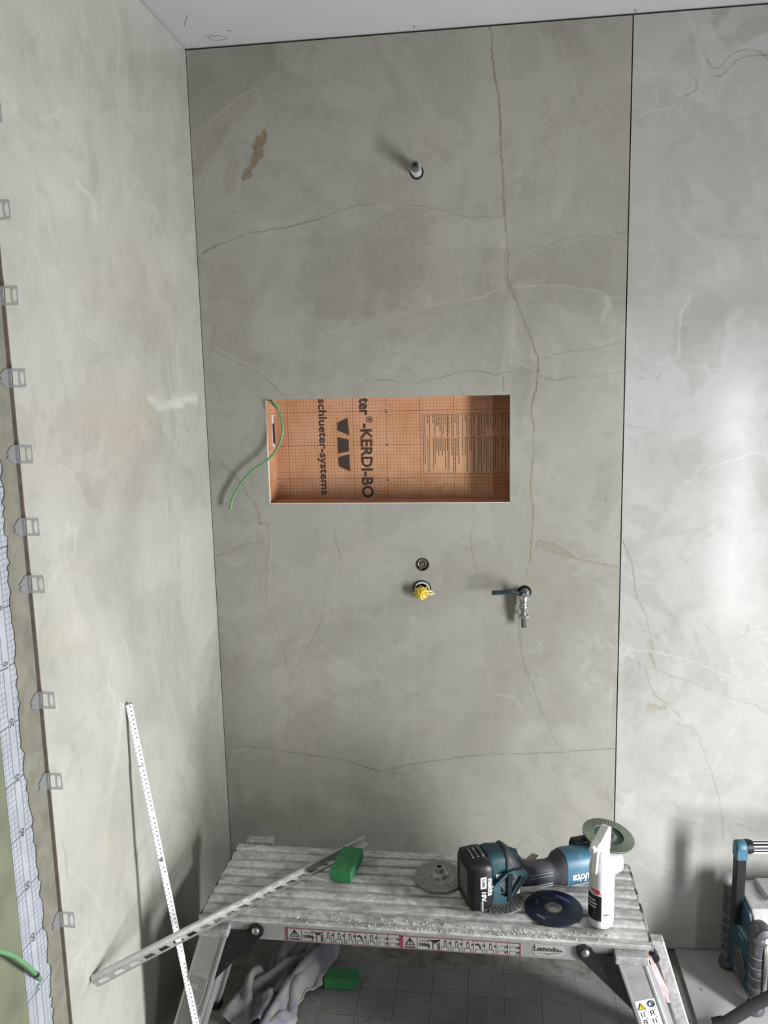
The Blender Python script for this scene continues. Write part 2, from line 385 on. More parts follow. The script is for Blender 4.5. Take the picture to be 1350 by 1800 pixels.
# veins (kind, width mm, cover, points in mm) and patches (kind, cover, edge mm, points in mm) of each panel
VEINS_BACK = [
 ('g',4,0.85,[822,2628,832,2544,841,2486,850,2455,854,2409,855,2346,858,2277,861,2209,865,2139,871,2088,873,2062,871,1995,890,1941,916,1879,938,1809,952,1766,954,1717,942,1652,939,1612,946,1571,946,1503,939,1423,944,1342,943,1293,937,1202]),
 ('d',2.5,0.6,[822,2628,832,2544,841,2486,850,2455,854,2409,855,2346,858,2277,861,2209,865,2139,873,2062,871,1995,890,1941,916,1879,938,1809,952,1766,954,1717,942,1652]),
 ('g',3,0.5,[832,2548,844,2478,852,2407,855,2346,862,2264,868,2147,870,2059]),
 ('d',2.5,0.5,[937,1202,918,1126,910,1101,907,1007,915,922,927,870,944,835,969,757,986,714,1016,644]),
 ('w',6,0.5,[861,2074,858,2015,867,1969,888,1916,890,1878,882,1802,878,1756]),
 ('k',14,0.35,[862,2059,862,2007,870,1969,887,1939]),
 ('d',3,0.75,[14,2084,57,2106,91,2118,145,2136,200,2139,257,2144,306,2153,354,2164,419,2182,459,2192,498,2197,520,2192]),
 ('w',4,0.4,[520,2192,545,2183,576,2165,615,2149]),
 ('d',3,0.45,[614,2187,657,2178,700,2167,772,2150,850,2147]),
 ('w',3,0.35,[576,2136,638,2158,693,2166,762,2157]),
 ('d',2.5,0.4,[927,2074,951,2070,974,2066,1034,2087,1078,2088,1130,2083,1185,2093]),
 ('w',3,0.5,[637,2078,715,2080,807,2073,873,2073]),
 ('w',4,0.55,[343,1848,409,1859,474,1868,571,1899,643,1917,729,1926,807,1938,861,1962]),
 ('w',4,0.5,[891,1965,960,1966,1035,1962,1110,1945,1137,1930,1185,1922]),
 ('w',12,0.4,[1134,1930,1144,1907,1129,1885,1125,1863]),
 ('d',2.5,0.45,[961,1766,1015,1780,1068,1784,1136,1798,1188,1808]),
 ('d',2.5,0.6,[470,1722,535,1720,567,1715,631,1710,695,1724,759,1738,798,1737,837,1726,884,1732,955,1734]),
 ('w',4,0.35,[305,1703,355,1718,437,1726,503,1721]),
 ('d',2.5,0.45,[954,1717,1008,1709,1069,1717,1130,1719,1175,1725]),
 ('d',3,0.55,[28,1822,90,1784,140,1761,189,1728,221,1692,245,1680]),
 ('w',6,0.3,[32,1832,94,1792,156,1758,197,1728]),
 ('d',2,0.5,[859,1719,861,1678]),
 ('d',2,0.3,[619,1739,615,1677]),
 ('d',2,0.4,[11,1530,36,1493,64,1466,86,1442]),
 ('g',5,0.8,[81,1449,97,1429,108,1408,118,1391,131,1371,140,1355,150,1335]),
 ('r',9,0.85,[143,1313,155,1309,173,1306]),
 ('r',6,0.7,[146,1335,147,1309]),
 ('g',3,0.6,[158,1326,175,1292,171,1241,166,1171,160,1119,153,1066]),
 ('w',9,0.35,[177,1292,176,1241,173,1171,164,1119]),
 ('d',2.5,0.45,[153,1066,173,1013,189,969,200,933,211,871,218,825,208,798,215,743,207,688,198,650,191,602]),
 ('d',2.5,0.5,[8,1210,60,1228,105,1249,167,1258]),
 ('w',4,0.3,[51,1323,80,1275,100,1249]),
 ('d',2,0.35,[337,1360,340,1292,344,1198,339,1103,322,1015,297,962,275,926,228,844,212,807]),
 ('w',5,0.35,[336,1368,340,1292,346,1224,341,1155]),
 ('d',2,0.55,[367,1292,373,1250,388,1199]),
 ('w',3,0.25,[388,1199,406,1104,418,1052]),
 ('d',3,0.65,[3,595,64,603,154,597,262,586,386,574,430,557,482,539,544,552,648,579,717,592,836,610,1052,624,1183,641]),
 ('d',2,0.35,[439,559,474,535,578,532,614,552]),
 ('w',6,0.35,[8,587,81,594,136,588]),
 ('r',3,0.6,[6,496,33,535,63,586]),
 ('d',2,0.5,[781,1334,766,1259,772,1218,785,1159]),
 ('w',3,0.35,[797,1375,782,1334,767,1259]),
 ('g',2.5,0.7,[952,1238,962,1260,1021,1240,1077,1202,1140,1191,1179,1183]),
 ('g',2,0.5,[952,1238,981,1230,1045,1214,1092,1198]),
 ('d',2.5,0.35,[1157,533,1166,497,1178,467,1171,434]),
 ('w',8,0.4,[1171,841,1169,702]),
 ('g',3,0.4,[1158,1453,1154,1421,1145,1390,1143,1357]),
 ('w',10,0.45,[909,1407,920,1374,917,1334]),
 ('g',4,0.5,[918,1394,918,1366]),
 ('r',3,0.6,[237,2427,246,2440,257,2449,270,2456,278,2450]),
 ('w',3,0.35,[278,2450,309,2426,339,2402]),
 ('d',3,0.4,[215,2411,223,2428,228,2438]),
 ('w',4,0.45,[-2,2418,30,2425,60,2437,85,2451,114,2477,144,2494,185,2514]),
 ('d',2,0.4,[16,2249,31,2278,53,2322,81,2380,100,2424]),
 ('g',5,0.6,[114,2236,123,2251]),
 ('g',6,0.6,[115,2195,125,2187]),
 ('d',2,0.4,[90,2176,112,2186]),
 ('w',5,0.35,[948,2595,963,2559,977,2524,992,2495,1028,2518]),
 ('w',5,0.3,[1013,2549,1043,2464,1058,2436,1087,2413,1102,2377]),
 ('w',4,0.3,[770,2348,850,2346]),
 ('w',4,0.35,[875,2344,972,2346,1045,2358,1117,2360,1182,2370]),
 ('w',3,0.22,[168,499,164,326]),
 ('w',3,0.2,[297,561,290,371]),
 ('w',2.5,0.25,[500,913,491,363]),
 ('w',2.5,0.2,[553,1002,545,403]),
 ('w',3,0.25,[596,1037,594,646]),
 ('w',2.5,0.2,[669,864,667,428]),
 ('w',2.5,0.2,[369,1121,359,729]),
 ('w',2.5,0.18,[430,1173,416,547]),
 ('w',2.5,0.2,[301,1155,293,854]),
 ('w',2.5,0.18,[195,481,190,289]),
 ('w',2.5,0.2,[820,972,823,618]),
 ('w',4,0.3,[606,1154,604,1132]),
 ('w',4,0.3,[643,1154,644,1132]),
 ('d',5,0.45,[897,300,918,333,947,327]),
 ('g',4,0.4,[913,336,938,341,952,319]),
]
VEINS_RIGHT = [
 ('g',4.5,0.75,[1191,1260,1206,1220,1215,1195,1222,1162,1232,1105,1252,1060,1264,1030,1274,971,1284,938]),
 ('d',2,0.4,[1191,1260,1206,1220,1222,1162,1232,1105,1252,1060]),
 ('g',8,0.6,[1275,929,1283,909,1291,892]),
 ('d',2.5,0.4,[1209,919,1228,908,1260,892,1304,879,1368,855,1431,835,1470,820,1502,803,1541,792,1572,784,1604,760]),
 ('w',5,0.5,[1208,941,1279,938,1350,922,1413,907,1492,867]),
 ('g',3.5,0.6,[1260,886,1277,836,1294,807,1315,790,1331,784]),
 ('g',10,0.45,[1277,782,1308,771,1323,772]),
 ('g',9,0.6,[1339,767,1356,754,1365,745]),
 ('d',2,0.4,[1352,722,1373,716,1396,713,1413,693,1436,633,1460,564,1483,499,1490,459,1494,432,1497,360]),
 ('d',4,0.75,[1368,2511,1376,2497,1385,2488,1399,2484,1416,2500,1436,2516,1463,2524,1484,2522,1498,2515,1505,2505,1522,2503]),
 ('d',2.5,0.55,[1391,2466,1408,2467,1421,2477,1437,2495,1464,2508,1498,2508,1519,2492]),
 ('d',3,0.5,[1387,2435,1394,2447,1400,2454]),
 ('w',5,0.4,[1424,2469,1400,2454,1384,2431,1379,2395,1366,2354,1353,2328,1345,2291]),
 ('k',8,0.35,[1380,2408,1373,2375,1360,2337]),
 ('r',4,0.6,[1323,2562,1329,2551,1333,2543]),
 ('d',3,0.4,[1337,2472,1347,2458,1353,2441,1343,2431,1322,2423,1304,2417]),
 ('w',8,0.4,[1302,2635,1341,2566,1348,2525,1361,2498,1364,2470]),
 ('w',4,0.4,[1210,2378,1231,2389,1288,2394,1304,2415]),
 ('w',6,0.5,[1378,1936,1354,1919,1337,1893,1329,1864,1329,1819,1327,1756]),
 ('k',4,0.35,[1356,1895,1343,1881,1334,1856,1328,1819,1332,1786]),
 ('w',7,0.45,[1435,1801,1440,1756,1448,1726]),
 ('d',5,0.5,[1217,1704,1226,1710,1237,1709]),
 ('d',4,0.5,[1271,1703,1280,1715,1284,1723]),
 ('w',5,0.5,[1361,1420,1422,1463,1524,1501,1553,1501,1566,1478]),
 ('w',5,0.4,[1276,1491,1317,1460,1361,1420]),
 ('w',6,0.3,[1198,1686,1264,1746,1323,1759]),
 ('d',4,0.3,[1421,1023,1443,996,1462,983]),
 ('d',3,0.3,[1511,984,1529,988,1537,1021]),
 ('w',9,0.4,[1202,508,1227,482,1216,454]),
 ('g',7,0.35,[1194,490,1206,463]),
 ('d',3,0.4,[1358,476,1372,458]),
 ('g',5,0.5,[1409,413,1424,420]),
 ('g',8,0.35,[1534,420,1591,398]),
 ('w',14,0.4,[1333,460,1382,427,1439,426]),
]
VEINS_LEFT = [
 ('x',26,0.55,[397,1688,318,1675,223,1677,73,1681]),
 ('x',18,0.5,[356,1666,184,1665]),
 ('x',5,0.5,[247,1337,276,1109]),
 ('x',4,0.4,[190,1374,213,1187]),
 ('x',4,0.35,[300,1331,303,1241]),
 ('x',4,0.4,[103,1311,140,1001]),
 ('x',3,0.3,[221,928,284,415]),
 ('x',4,0.3,[345,1175,382,879]),
 ('x',4,0.5,[170,535,113,421,100,339]),
 ('x',3,0.4,[236,562,224,414]),
 ('t',12,0.5,[844,1343,813,1368,791,1366,770,1347]),
 ('t',14,0.35,[888,1285,860,1288,817,1278,781,1256,766,1227]),
 ('t',10,0.3,[948,1250,902,1224,851,1204]),
 ('d',2,0.5,[904,2049,903,2044]),
 ('d',3,0.25,[775,1350,705,1321,683,1265,661,1234]),
 ('k',6,0.3,[629,2062,624,2046]),
 ('x',10,0.3,[678,2124,609,2106,603,2067]),
 ('d',2,0.4,[860,989,849,941,865,913]),
 ('d',2,0.4,[943,847,936,808,938,772]),
 ('d',2,0.4,[902,687,892,666,914,644]),
 ('t',8,0.4,[959,939,960,893,971,865]),
 ('d',2,0.35,[738,711,734,687]),
 ('g',3,0.3,[621,668,613,619]),
 ('x',8,0.25,[442,2561,418,2501,456,2392,453,2321]),
 ('k',14,0.25,[416,2549,368,2484,393,2364]),
 ('x',6,0.3,[675,1147,713,1083,682,1018]),
 ('x',5,0.3,[631,1159,599,1081,631,1065]),
 ('k',18,0.2,[819,1050,889,1045,877,980]),
 ('k',14,0.2,[734,1116,761,1026]),
 ('t',10,0.25,[631,1741,599,1692,449,1608]),
 ('k',10,0.2,[146,1896,145,1775,194,1654]),
 ('x',6,0.3,[197,1833,187,1699]),
]
PATCHES_BACK = [
 ('k',0.38,4,[8,2628,249,2628,242,2563,220,2537,190,2539,177,2507,111,2482,77,2455,30,2425,0,2415]),
 ('p',0.42,4,[7,2418,69,2443,114,2479,144,2500,187,2509,188,2480,150,2450,111,2417,77,2369,51,2345,33,2308,9,2272,7,2325,8,2385]),
 ('p',0.38,4,[100,2338,123,2345,139,2325,130,2288,122,2258,106,2229,95,2245,94,2290]),
 ('o',0.9,2,[214,2411,216,2390,209,2370,201,2347,187,2330,177,2312,168,2301,164,2283,146,2275,142,2287,151,2305,164,2319,172,2346,174,2375,187,2395,204,2403]),
 ('k',0.3,5,[576,2176,669,2168,682,2141,661,2127,656,2113,676,2097,681,2082,645,2074,660,2038,636,1978,571,1919,475,1891,345,1896,283,1991,320,2097,417,2123,513,2142]),
 ('w',0.22,5,[682,2141,777,2144,873,2140,873,2073,684,2082]),
 ('k',0.25,5,[22,2064,121,2044,166,1964,144,1838,191,1773,123,1775,28,1834]),
 ('k',0.3,6,[969,2620,1041,2601,1085,2544,1064,2532,1006,2522,984,2565]),
 ('k',0.2,6,[971,2399,1008,2341,993,2398,1044,2437,1074,2365,1030,2347]),
 ('k',0.25,5,[929,2064,1034,2074,1152,2083,1146,2003,1125,1952,1035,1966,929,1970,891,1998]),
 ('w',0.3,3,[1135,1927,1150,1899,1132,1882,1124,1867,1126,1893]),
 ('g',0.22,4,[952,1238,962,1260,1021,1240,1077,1202,1093,1196,1029,1215]),
 ('k',0.22,6,[11,644,138,630,154,597,8,599]),
 ('k',0.3,8,[20,474,130,459,144,364,67,302,2,318]),
 ('w',0.3,5,[56,456,84,469,96,443,69,414,45,417]),
 ('k',0.25,8,[295,505,437,492,542,459,453,418,329,449]),
 ('p',0.18,8,[152,941,311,962,373,712,299,617,210,632,221,816]),
 ('k',0.22,8,[418,2138,575,2101,636,2023,556,1950,446,2031]),
 ('k',0.2,8,[153,2347,296,2309,357,2231,307,2174,193,2164,147,2242]),
 ('k',0.3,3,[550,309,579,344,601,330,592,273,556,252]),
 ('w',0.3,4,[1182,1389,1161,1373,1153,1293,1169,1268,1187,1293]),
]
PATCHES_RIGHT = [
 ('r',0.45,3,[1377,2619,1425,2623,1416,2603,1395,2594,1398,2583,1375,2580,1373,2593,1378,2603]),
 ('p',0.5,4,[1449,2595,1517,2593,1519,2553,1476,2554,1456,2544,1435,2543,1415,2529,1397,2538,1396,2559,1434,2562]),
 ('w',0.25,4,[1344,2586,1379,2577,1397,2522,1420,2510,1449,2532,1489,2553,1519,2548,1521,2520,1463,2525,1410,2492,1374,2510,1353,2538]),
 ('k',0.22,4,[1280,2537,1332,2543,1343,2506,1319,2498,1284,2506]),
 ('k',0.22,3,[1363,1951,1404,1942,1441,1904,1440,1831,1433,1756,1426,1734,1327,1756,1332,1786,1328,1819,1337,1863,1355,1892]),
 ('g',0.3,3,[1269,789,1304,776,1331,784,1327,760,1300,766,1276,763]),
 ('w',0.3,5,[1364,752,1418,762,1417,719,1380,723]),
 ('k',0.2,6,[1201,919,1257,891,1274,835,1245,740,1206,686]),
 ('p',0.18,6,[1230,704,1342,691,1362,568,1267,511,1216,598]),
 ('w',0.3,6,[1194,517,1251,492,1237,419,1198,408]),
]
PATCHES_LEFT = [
 ('t',0.22,10,[954,1274,872,1277,754,1223,774,1180,864,1193,951,1229]),
 ('t',0.2,10,[702,1763,392,1756,348,1602,606,1568,744,1649]),
 ('p',0.15,12,[856,1985,677,2059,340,2070,98,1930,241,1802,662,1857]),
 ('k',0.2,12,[618,1235,261,1199,205,1022,293,759,590,952]),
 ('w',0.3,8,[231,1381,-3,1361,17,998,221,928,279,1141]),
 ('t',0.2,8,[785,805,637,663,722,604,801,709]),
 ('k',0.15,12,[370,2471,33,2580,-11,2190,193,2095,347,2226]),
 ('w',0.25,10,[829,1270,765,1233,795,1200,859,1227]),
]
# folded cloth: 46 rows of 58 points, x y z in half millimetres
TOWEL = [
-180,-293,8,-197,-303,8,-216,-312,8,-234,-322,8,-252,-331,8,-270,-341,8,-287,-350,8,-303,-361,8,-320,-378,8,-313,-396,21,-290,-401,26,-269,-400,17,-250,-398,9,-229,-396,8,-207,-397,8,-186,-399,8,-165,-401,8,-143,-403,8,-121,-405,8,-99,-406,8,-78,-407,8,-56,-406,8,-34,-404,8,-12,-402,8,9,-399,8,30,-397,9,50,-395,18,61,-393,35,72,-392,54,90,-387,68,111,-384,71,129,-380,81,150,-376,83,169,-377,72,174,-384,51,165,-398,37,148,-412,38,132,-425,39,117,-439,45,103,-455,37,104,-470,20,121,-481,8,141,-489,8,162,-496,10,181,-503,15,205,-503,17,223,-492,9,222,-470,8,217,-451,9,217,-431,9,230,-417,8,247,-409,8,265,-395,8,281,-386,8,298,-375,8,316,-364,8,334,-353,8,352,-342,8,
-188,-276,8,-206,-286,8,-225,-295,8,-243,-305,8,-262,-314,8,-279,-325,8,-298,-334,8,-315,-347,8,-327,-365,18,-311,-378,33,-289,-381,31,-269,-379,20,-250,-377,12,-228,-376,8,-207,-377,8,-185,-379,8,-164,-380,8,-142,-382,8,-121,-384,8,-99,-385,8,-78,-386,8,-56,-385,8,-35,-384,8,-13,-381,8,7,-379,8,28,-376,8,48,-374,17,57,-373,37,69,-370,55,87,-367,66,107,-363,73,126,-359,80,148,-356,79,164,-358,64,165,-368,43,150,-383,38,134,-397,38,119,-410,42,102,-424,40,95,-440,24,108,-452,8,128,-461,8,148,-469,8,168,-477,11,185,-483,22,205,-487,31,228,-484,29,241,-466,18,238,-445,14,229,-427,27,227,-408,25,234,-391,10,251,-380,8,268,-369,8,286,-358,8,304,-347,8,322,-336,8,340,-325,8,
-197,-257,8,-216,-268,8,-235,-277,8,-253,-287,8,-272,-296,8,-290,-306,8,-308,-316,8,-326,-333,8,-329,-347,28,-309,-358,39,-288,-360,38,-267,-362,32,-247,-361,24,-228,-357,13,-207,-357,8,-184,-358,8,-163,-359,8,-142,-361,8,-120,-363,8,-99,-365,8,-78,-365,8,-56,-364,8,-35,-363,8,-14,-360,8,6,-358,8,28,-355,8,47,-353,17,56,-352,36,66,-350,55,84,-346,68,104,-343,72,124,-338,79,146,-336,75,159,-340,56,153,-352,38,136,-367,37,121,-380,39,105,-395,39,91,-409,30,97,-423,11,117,-432,8,135,-441,8,155,-449,8,175,-457,11,191,-463,24,207,-466,38,228,-467,43,249,-458,37,256,-440,24,249,-419,25,242,-401,37,237,-381,31,240,-363,16,256,-353,8,274,-341,8,291,-330,8,309,-320,8,328,-309,8,
-208,-240,8,-226,-249,8,-245,-260,8,-264,-269,8,-282,-279,8,-300,-288,8,-318,-300,8,-334,-317,15,-329,-329,35,-308,-337,43,-287,-339,39,-266,-341,39,-245,-343,36,-224,-343,29,-205,-340,19,-185,-338,11,-163,-339,8,-141,-341,8,-120,-342,8,-99,-344,8,-78,-345,8,-57,-344,8,-36,-342,8,-15,-339,8,6,-337,8,27,-333,8,46,-331,17,52,-330,37,65,-329,56,82,-326,68,101,-322,75,122,-317,79,143,-316,70,150,-322,48,139,-336,37,122,-351,38,108,-364,40,94,-378,32,89,-393,16,107,-404,8,125,-413,8,143,-422,8,162,-430,8,181,-438,13,192,-444,31,208,-447,45,228,-447,53,250,-441,52,266,-431,42,270,-412,33,261,-390,36,253,-371,40,245,-352,36,246,-336,20,260,-324,8,279,-314,8,296,-302,8,313,-294,8,
-219,-223,8,-238,-232,8,-255,-242,8,-275,-251,8,-293,-261,8,-311,-271,8,-329,-283,8,-341,-299,23,-329,-309,42,-307,-316,46,-287,-318,40,-266,-321,39,-245,-322,38,-223,-324,38,-201,-324,34,-181,-324,26,-162,-320,16,-142,-320,10,-120,-321,9,-99,-324,9,-78,-324,8,-57,-323,8,-36,-321,8,-16,-318,8,5,-315,8,26,-312,8,45,-310,17,51,-310,37,61,-309,57,80,-305,67,98,-301,77,120,-297,77,138,-296,63,139,-306,41,124,-321,37,109,-335,40,94,-349,37,85,-363,22,97,-375,8,116,-384,8,134,-393,8,152,-402,8,171,-411,8,187,-418,15,195,-424,37,207,-427,53,227,-427,61,248,-422,62,268,-416,58,283,-403,45,280,-383,37,272,-363,38,265,-344,40,257,-324,37,254,-307,24,265,-296,9,285,-286,8,299,-278,8,
-233,-209,8,-249,-216,8,-267,-225,8,-286,-234,8,-304,-244,8,-322,-254,8,-340,-268,10,-345,-282,30,-329,-290,46,-307,-295,47,-287,-297,39,-265,-300,39,-244,-301,40,-223,-303,39,-202,-304,39,-181,-306,37,-160,-304,30,-140,-303,23,-119,-307,25,-98,-308,24,-78,-306,19,-59,-303,9,-38,-301,8,-17,-297,8,3,-294,8,24,-291,8,42,-289,17,49,-289,39,59,-289,57,77,-285,69,96,-281,78,118,-276,75,132,-277,56,126,-290,38,111,-305,37,95,-319,39,84,-333,27,87,-346,9,107,-356,8,125,-365,8,144,-373,8,162,-382,8,181,-391,8,195,-399,17,197,-405,40,205,-408,59,225,-407,69,245,-401,69,265,-396,67,285,-388,62,296,-376,48,292,-357,38,284,-337,38,278,-317,38,271,-297,34,267,-278,27,272,-266,9,292,-260,8,
-246,-192,8,-261,-199,8,-279,-208,8,-297,-217,8,-315,-226,8,-333,-237,8,-350,-252,16,-347,-264,37,-328,-269,49,-306,-274,45,-286,-276,39,-265,-279,38,-244,-281,39,-223,-282,38,-202,-283,38,-181,-284,39,-160,-285,35,-139,-288,38,-119,-288,35,-99,-287,28,-81,-285,18,-62,-283,8,-40,-280,8,-20,-277,8,0,-273,8,21,-270,8,38,-268,19,44,-269,41,57,-268,57,72,-265,72,93,-260,78,114,-255,70,122,-260,49,112,-275,38,96,-289,38,83,-304,33,79,-318,14,98,-328,8,116,-337,8,135,-346,8,154,-355,8,171,-363,8,190,-373,8,204,-380,20,205,-386,42,204,-388,64,221,-387,77,242,-381,78,260,-375,72,280,-368,71,299,-361,64,309,-348,48,305,-331,38,296,-310,38,292,-290,35,288,-270,30,283,-251,24,283,-238,8,
-256,-175,8,-271,-182,8,-290,-191,8,-308,-198,8,-326,-208,8,-344,-221,8,-357,-235,21,-348,-245,43,-326,-248,49,-306,-253,41,-286,-256,39,-264,-258,38,-243,-260,38,-222,-262,38,-201,-263,40,-181,-266,47,-160,-267,47,-139,-266,42,-121,-266,31,-106,-270,17,-86,-268,8,-65,-264,8,-44,-260,8,-24,-256,8,-4,-252,8,17,-249,8,35,-247,21,41,-249,42,55,-248,57,68,-245,74,90,-239,78,109,-236,64,110,-244,42,96,-259,35,82,-275,36,75,-289,19,89,-300,8,108,-309,8,127,-317,8,145,-326,8,163,-335,8,181,-343,8,200,-353,8,209,-360,26,202,-366,45,200,-367,66,215,-366,81,237,-360,82,254,-354,71,274,-347,72,293,-340,72,313,-333,64,322,-323,47,317,-306,38,311,-285,37,309,-264,30,306,-246,20,302,-225,12,
-266,-155,8,-281,-163,8,-300,-172,8,-318,-180,8,-336,-190,8,-355,-204,8,-363,-216,27,-348,-225,45,-325,-228,46,-305,-233,38,-284,-235,38,-264,-237,38,-243,-239,40,-223,-243,45,-203,-247,54,-181,-246,54,-162,-245,45,-145,-248,33,-132,-254,16,-112,-253,8,-90,-248,8,-70,-244,8,-49,-240,8,-29,-236,8,-8,-232,8,13,-228,11,29,-227,25,37,-228,45,47,-230,63,64,-225,77,86,-218,76,100,-218,57,95,-229,38,80,-246,36,71,-260,24,79,-272,8,99,-281,8,117,-290,8,136,-298,8,154,-307,8,172,-315,8,191,-324,8,209,-334,11,213,-341,32,195,-346,47,194,-347,69,209,-345,84,231,-339,84,248,-334,72,267,-327,69,287,-320,70,306,-312,70,326,-306,62,336,-299,44,334,-283,29,329,-265,19,325,-246,13,324,-224,9,
-270,-134,8,-289,-144,8,-308,-153,8,-326,-162,8,-345,-172,8,-363,-187,10,-366,-198,32,-346,-205,45,-324,-209,40,-304,-212,38,-283,-214,40,-264,-219,47,-246,-227,58,-225,-229,62,-203,-226,60,-185,-225,48,-171,-229,34,-158,-238,18,-138,-237,8,-117,-233,8,-96,-228,8,-75,-224,8,-55,-220,8,-34,-216,8,-13,-212,8,6,-209,18,18,-210,35,28,-211,52,39,-213,71,59,-206,81,79,-199,71,86,-203,49,79,-216,35,66,-233,28,69,-245,9,89,-254,8,108,-261,8,127,-270,8,145,-278,8,163,-287,8,181,-295,8,201,-305,8,217,-314,18,209,-322,38,188,-327,48,186,-328,71,203,-324,86,225,-318,84,241,-313,72,260,-307,66,281,-299,68,300,-292,67,319,-285,66,339,-280,57,350,-275,39,350,-264,20,346,-246,8,343,-226,8,
-278,-116,8,-297,-126,8,-316,-135,8,-334,-144,8,-354,-153,8,-371,-169,15,-366,-179,37,-343,-185,41,-323,-187,39,-303,-192,45,-287,-200,56,-269,-210,66,-248,-210,71,-226,-207,65,-209,-207,52,-196,-212,36,-184,-220,20,-165,-221,8,-143,-217,8,-123,-213,8,-102,-209,8,-81,-205,8,-61,-200,8,-40,-196,8,-20,-192,13,-6,-195,30,3,-202,47,14,-201,64,30,-197,80,52,-186,80,67,-183,64,70,-191,43,59,-207,32,59,-218,13,79,-226,8,98,-234,8,117,-242,8,135,-251,8,154,-259,8,172,-267,8,190,-275,8,211,-285,8,218,-295,27,200,-302,39,181,-307,48,179,-308,71,196,-303,86,219,-297,84,235,-293,71,252,-287,62,273,-279,63,293,-272,64,312,-265,60,332,-259,58,352,-255,50,365,-252,33,369,-243,14,364,-227,8,
-286,-99,8,-305,-108,8,-324,-116,8,-343,-125,8,-362,-136,8,-375,-151,22,-364,-160,40,-341,-164,42,-323,-170,50,-311,-182,63,-293,-189,73,-271,-189,76,-251,-188,68,-234,-190,55,-222,-196,38,-206,-199,25,-191,-202,9,-169,-200,8,-149,-197,8,-128,-193,8,-107,-189,8,-87,-186,8,-67,-181,8,-45,-176,10,-31,-180,27,-24,-194,43,-12,-194,60,3,-186,74,21,-178,82,42,-171,73,53,-171,54,53,-180,36,50,-192,18,68,-199,8,87,-207,8,105,-215,8,125,-223,8,144,-231,8,162,-239,8,181,-247,8,200,-255,8,218,-266,14,215,-275,36,192,-282,38,174,-286,47,173,-287,71,190,-282,85,212,-277,83,228,-272,70,245,-268,58,265,-261,55,285,-252,59,305,-246,55,325,-241,49,345,-235,48,364,-230,41,381,-226,27,386,-220,8,
-297,-82,8,-315,-89,8,-333,-98,8,-352,-107,8,-372,-119,10,-376,-132,30,-360,-140,43,-344,-147,53,-334,-160,68,-315,-166,78,-293,-166,79,-274,-169,67,-263,-179,52,-248,-184,39,-228,-180,30,-213,-181,13,-195,-181,8,-174,-180,8,-153,-176,8,-133,-173,8,-113,-170,8,-93,-166,8,-71,-160,8,-55,-163,22,-50,-179,38,-38,-182,55,-22,-176,68,-6,-167,78,15,-159,77,28,-160,60,36,-164,42,41,-167,23,55,-172,8,75,-179,8,94,-187,8,113,-195,8,133,-203,8,151,-211,8,170,-219,8,189,-227,8,210,-236,8,222,-247,24,208,-255,40,185,-262,37,167,-266,47,166,-267,71,184,-262,85,206,-257,82,222,-252,70,238,-248,56,258,-242,50,277,-233,51,297,-228,47,318,-223,42,337,-217,38,357,-211,36,376,-204,30,388,-197,13,
-309,-61,8,-325,-71,8,-343,-80,8,-363,-90,8,-378,-103,21,-376,-115,40,-365,-124,55,-356,-137,70,-336,-142,80,-314,-143,78,-297,-148,66,-290,-163,51,-273,-168,38,-252,-165,36,-232,-161,23,-219,-162,8,-198,-160,8,-178,-159,8,-158,-156,8,-138,-154,8,-118,-150,8,-97,-146,8,-78,-144,18,-74,-158,35,-61,-162,51,-42,-160,56,-24,-155,60,-10,-145,71,12,-140,72,24,-142,53,31,-143,33,43,-146,16,62,-152,8,82,-160,8,101,-168,8,121,-176,8,140,-183,8,159,-191,8,179,-199,8,197,-207,8,218,-216,10,219,-227,32,201,-235,41,179,-240,37,161,-245,46,159,-246,70,177,-241,84,199,-236,82,216,-231,70,234,-227,60,250,-221,48,270,-215,42,290,-209,39,310,-203,37,329,-198,41,351,-192,42,367,-184,30,368,-183,8,
-317,-42,8,-336,-55,11,-355,-65,11,-373,-76,18,-381,-88,34,-384,-101,51,-376,-112,69,-356,-118,80,-334,-119,77,-318,-126,65,-311,-140,50,-296,-148,39,-275,-147,39,-254,-144,34,-238,-141,17,-222,-141,8,-201,-140,8,-181,-138,8,-161,-135,8,-141,-133,8,-120,-130,8,-101,-126,14,-92,-134,33,-77,-137,46,-56,-139,45,-39,-147,36,-18,-146,41,-8,-132,53,8,-121,62,31,-122,57,38,-124,34,51,-126,18,69,-133,8,89,-141,8,108,-149,8,128,-156,8,147,-164,8,167,-171,8,186,-179,8,206,-187,8,223,-197,18,213,-208,37,194,-214,41,173,-219,37,154,-224,46,153,-225,70,170,-221,84,193,-216,82,210,-211,71,230,-206,64,245,-201,49,264,-195,42,284,-189,39,303,-184,44,323,-180,51,344,-172,42,352,-172,21,345,-188,8,
-332,-31,8,-348,-39,21,-362,-52,28,-381,-62,29,-393,-75,43,-391,-85,64,-375,-93,78,-352,-97,76,-337,-103,63,-328,-115,48,-312,-123,38,-292,-126,40,-272,-130,48,-254,-126,37,-239,-121,25,-222,-119,14,-203,-118,8,-183,-116,8,-163,-114,8,-143,-113,8,-122,-109,11,-109,-111,28,-91,-112,40,-70,-115,38,-55,-127,27,-37,-136,19,-15,-138,22,2,-128,33,10,-110,43,30,-103,53,52,-111,46,63,-111,27,77,-114,12,96,-123,8,116,-129,8,135,-137,8,156,-143,8,174,-151,8,193,-158,8,214,-168,8,223,-177,26,206,-187,40,187,-193,39,166,-198,38,148,-203,46,147,-204,69,164,-200,84,186,-195,83,204,-191,74,224,-186,67,240,-181,54,258,-174,45,278,-170,47,298,-167,54,319,-160,53,334,-155,36,334,-163,14,325,-185,8,
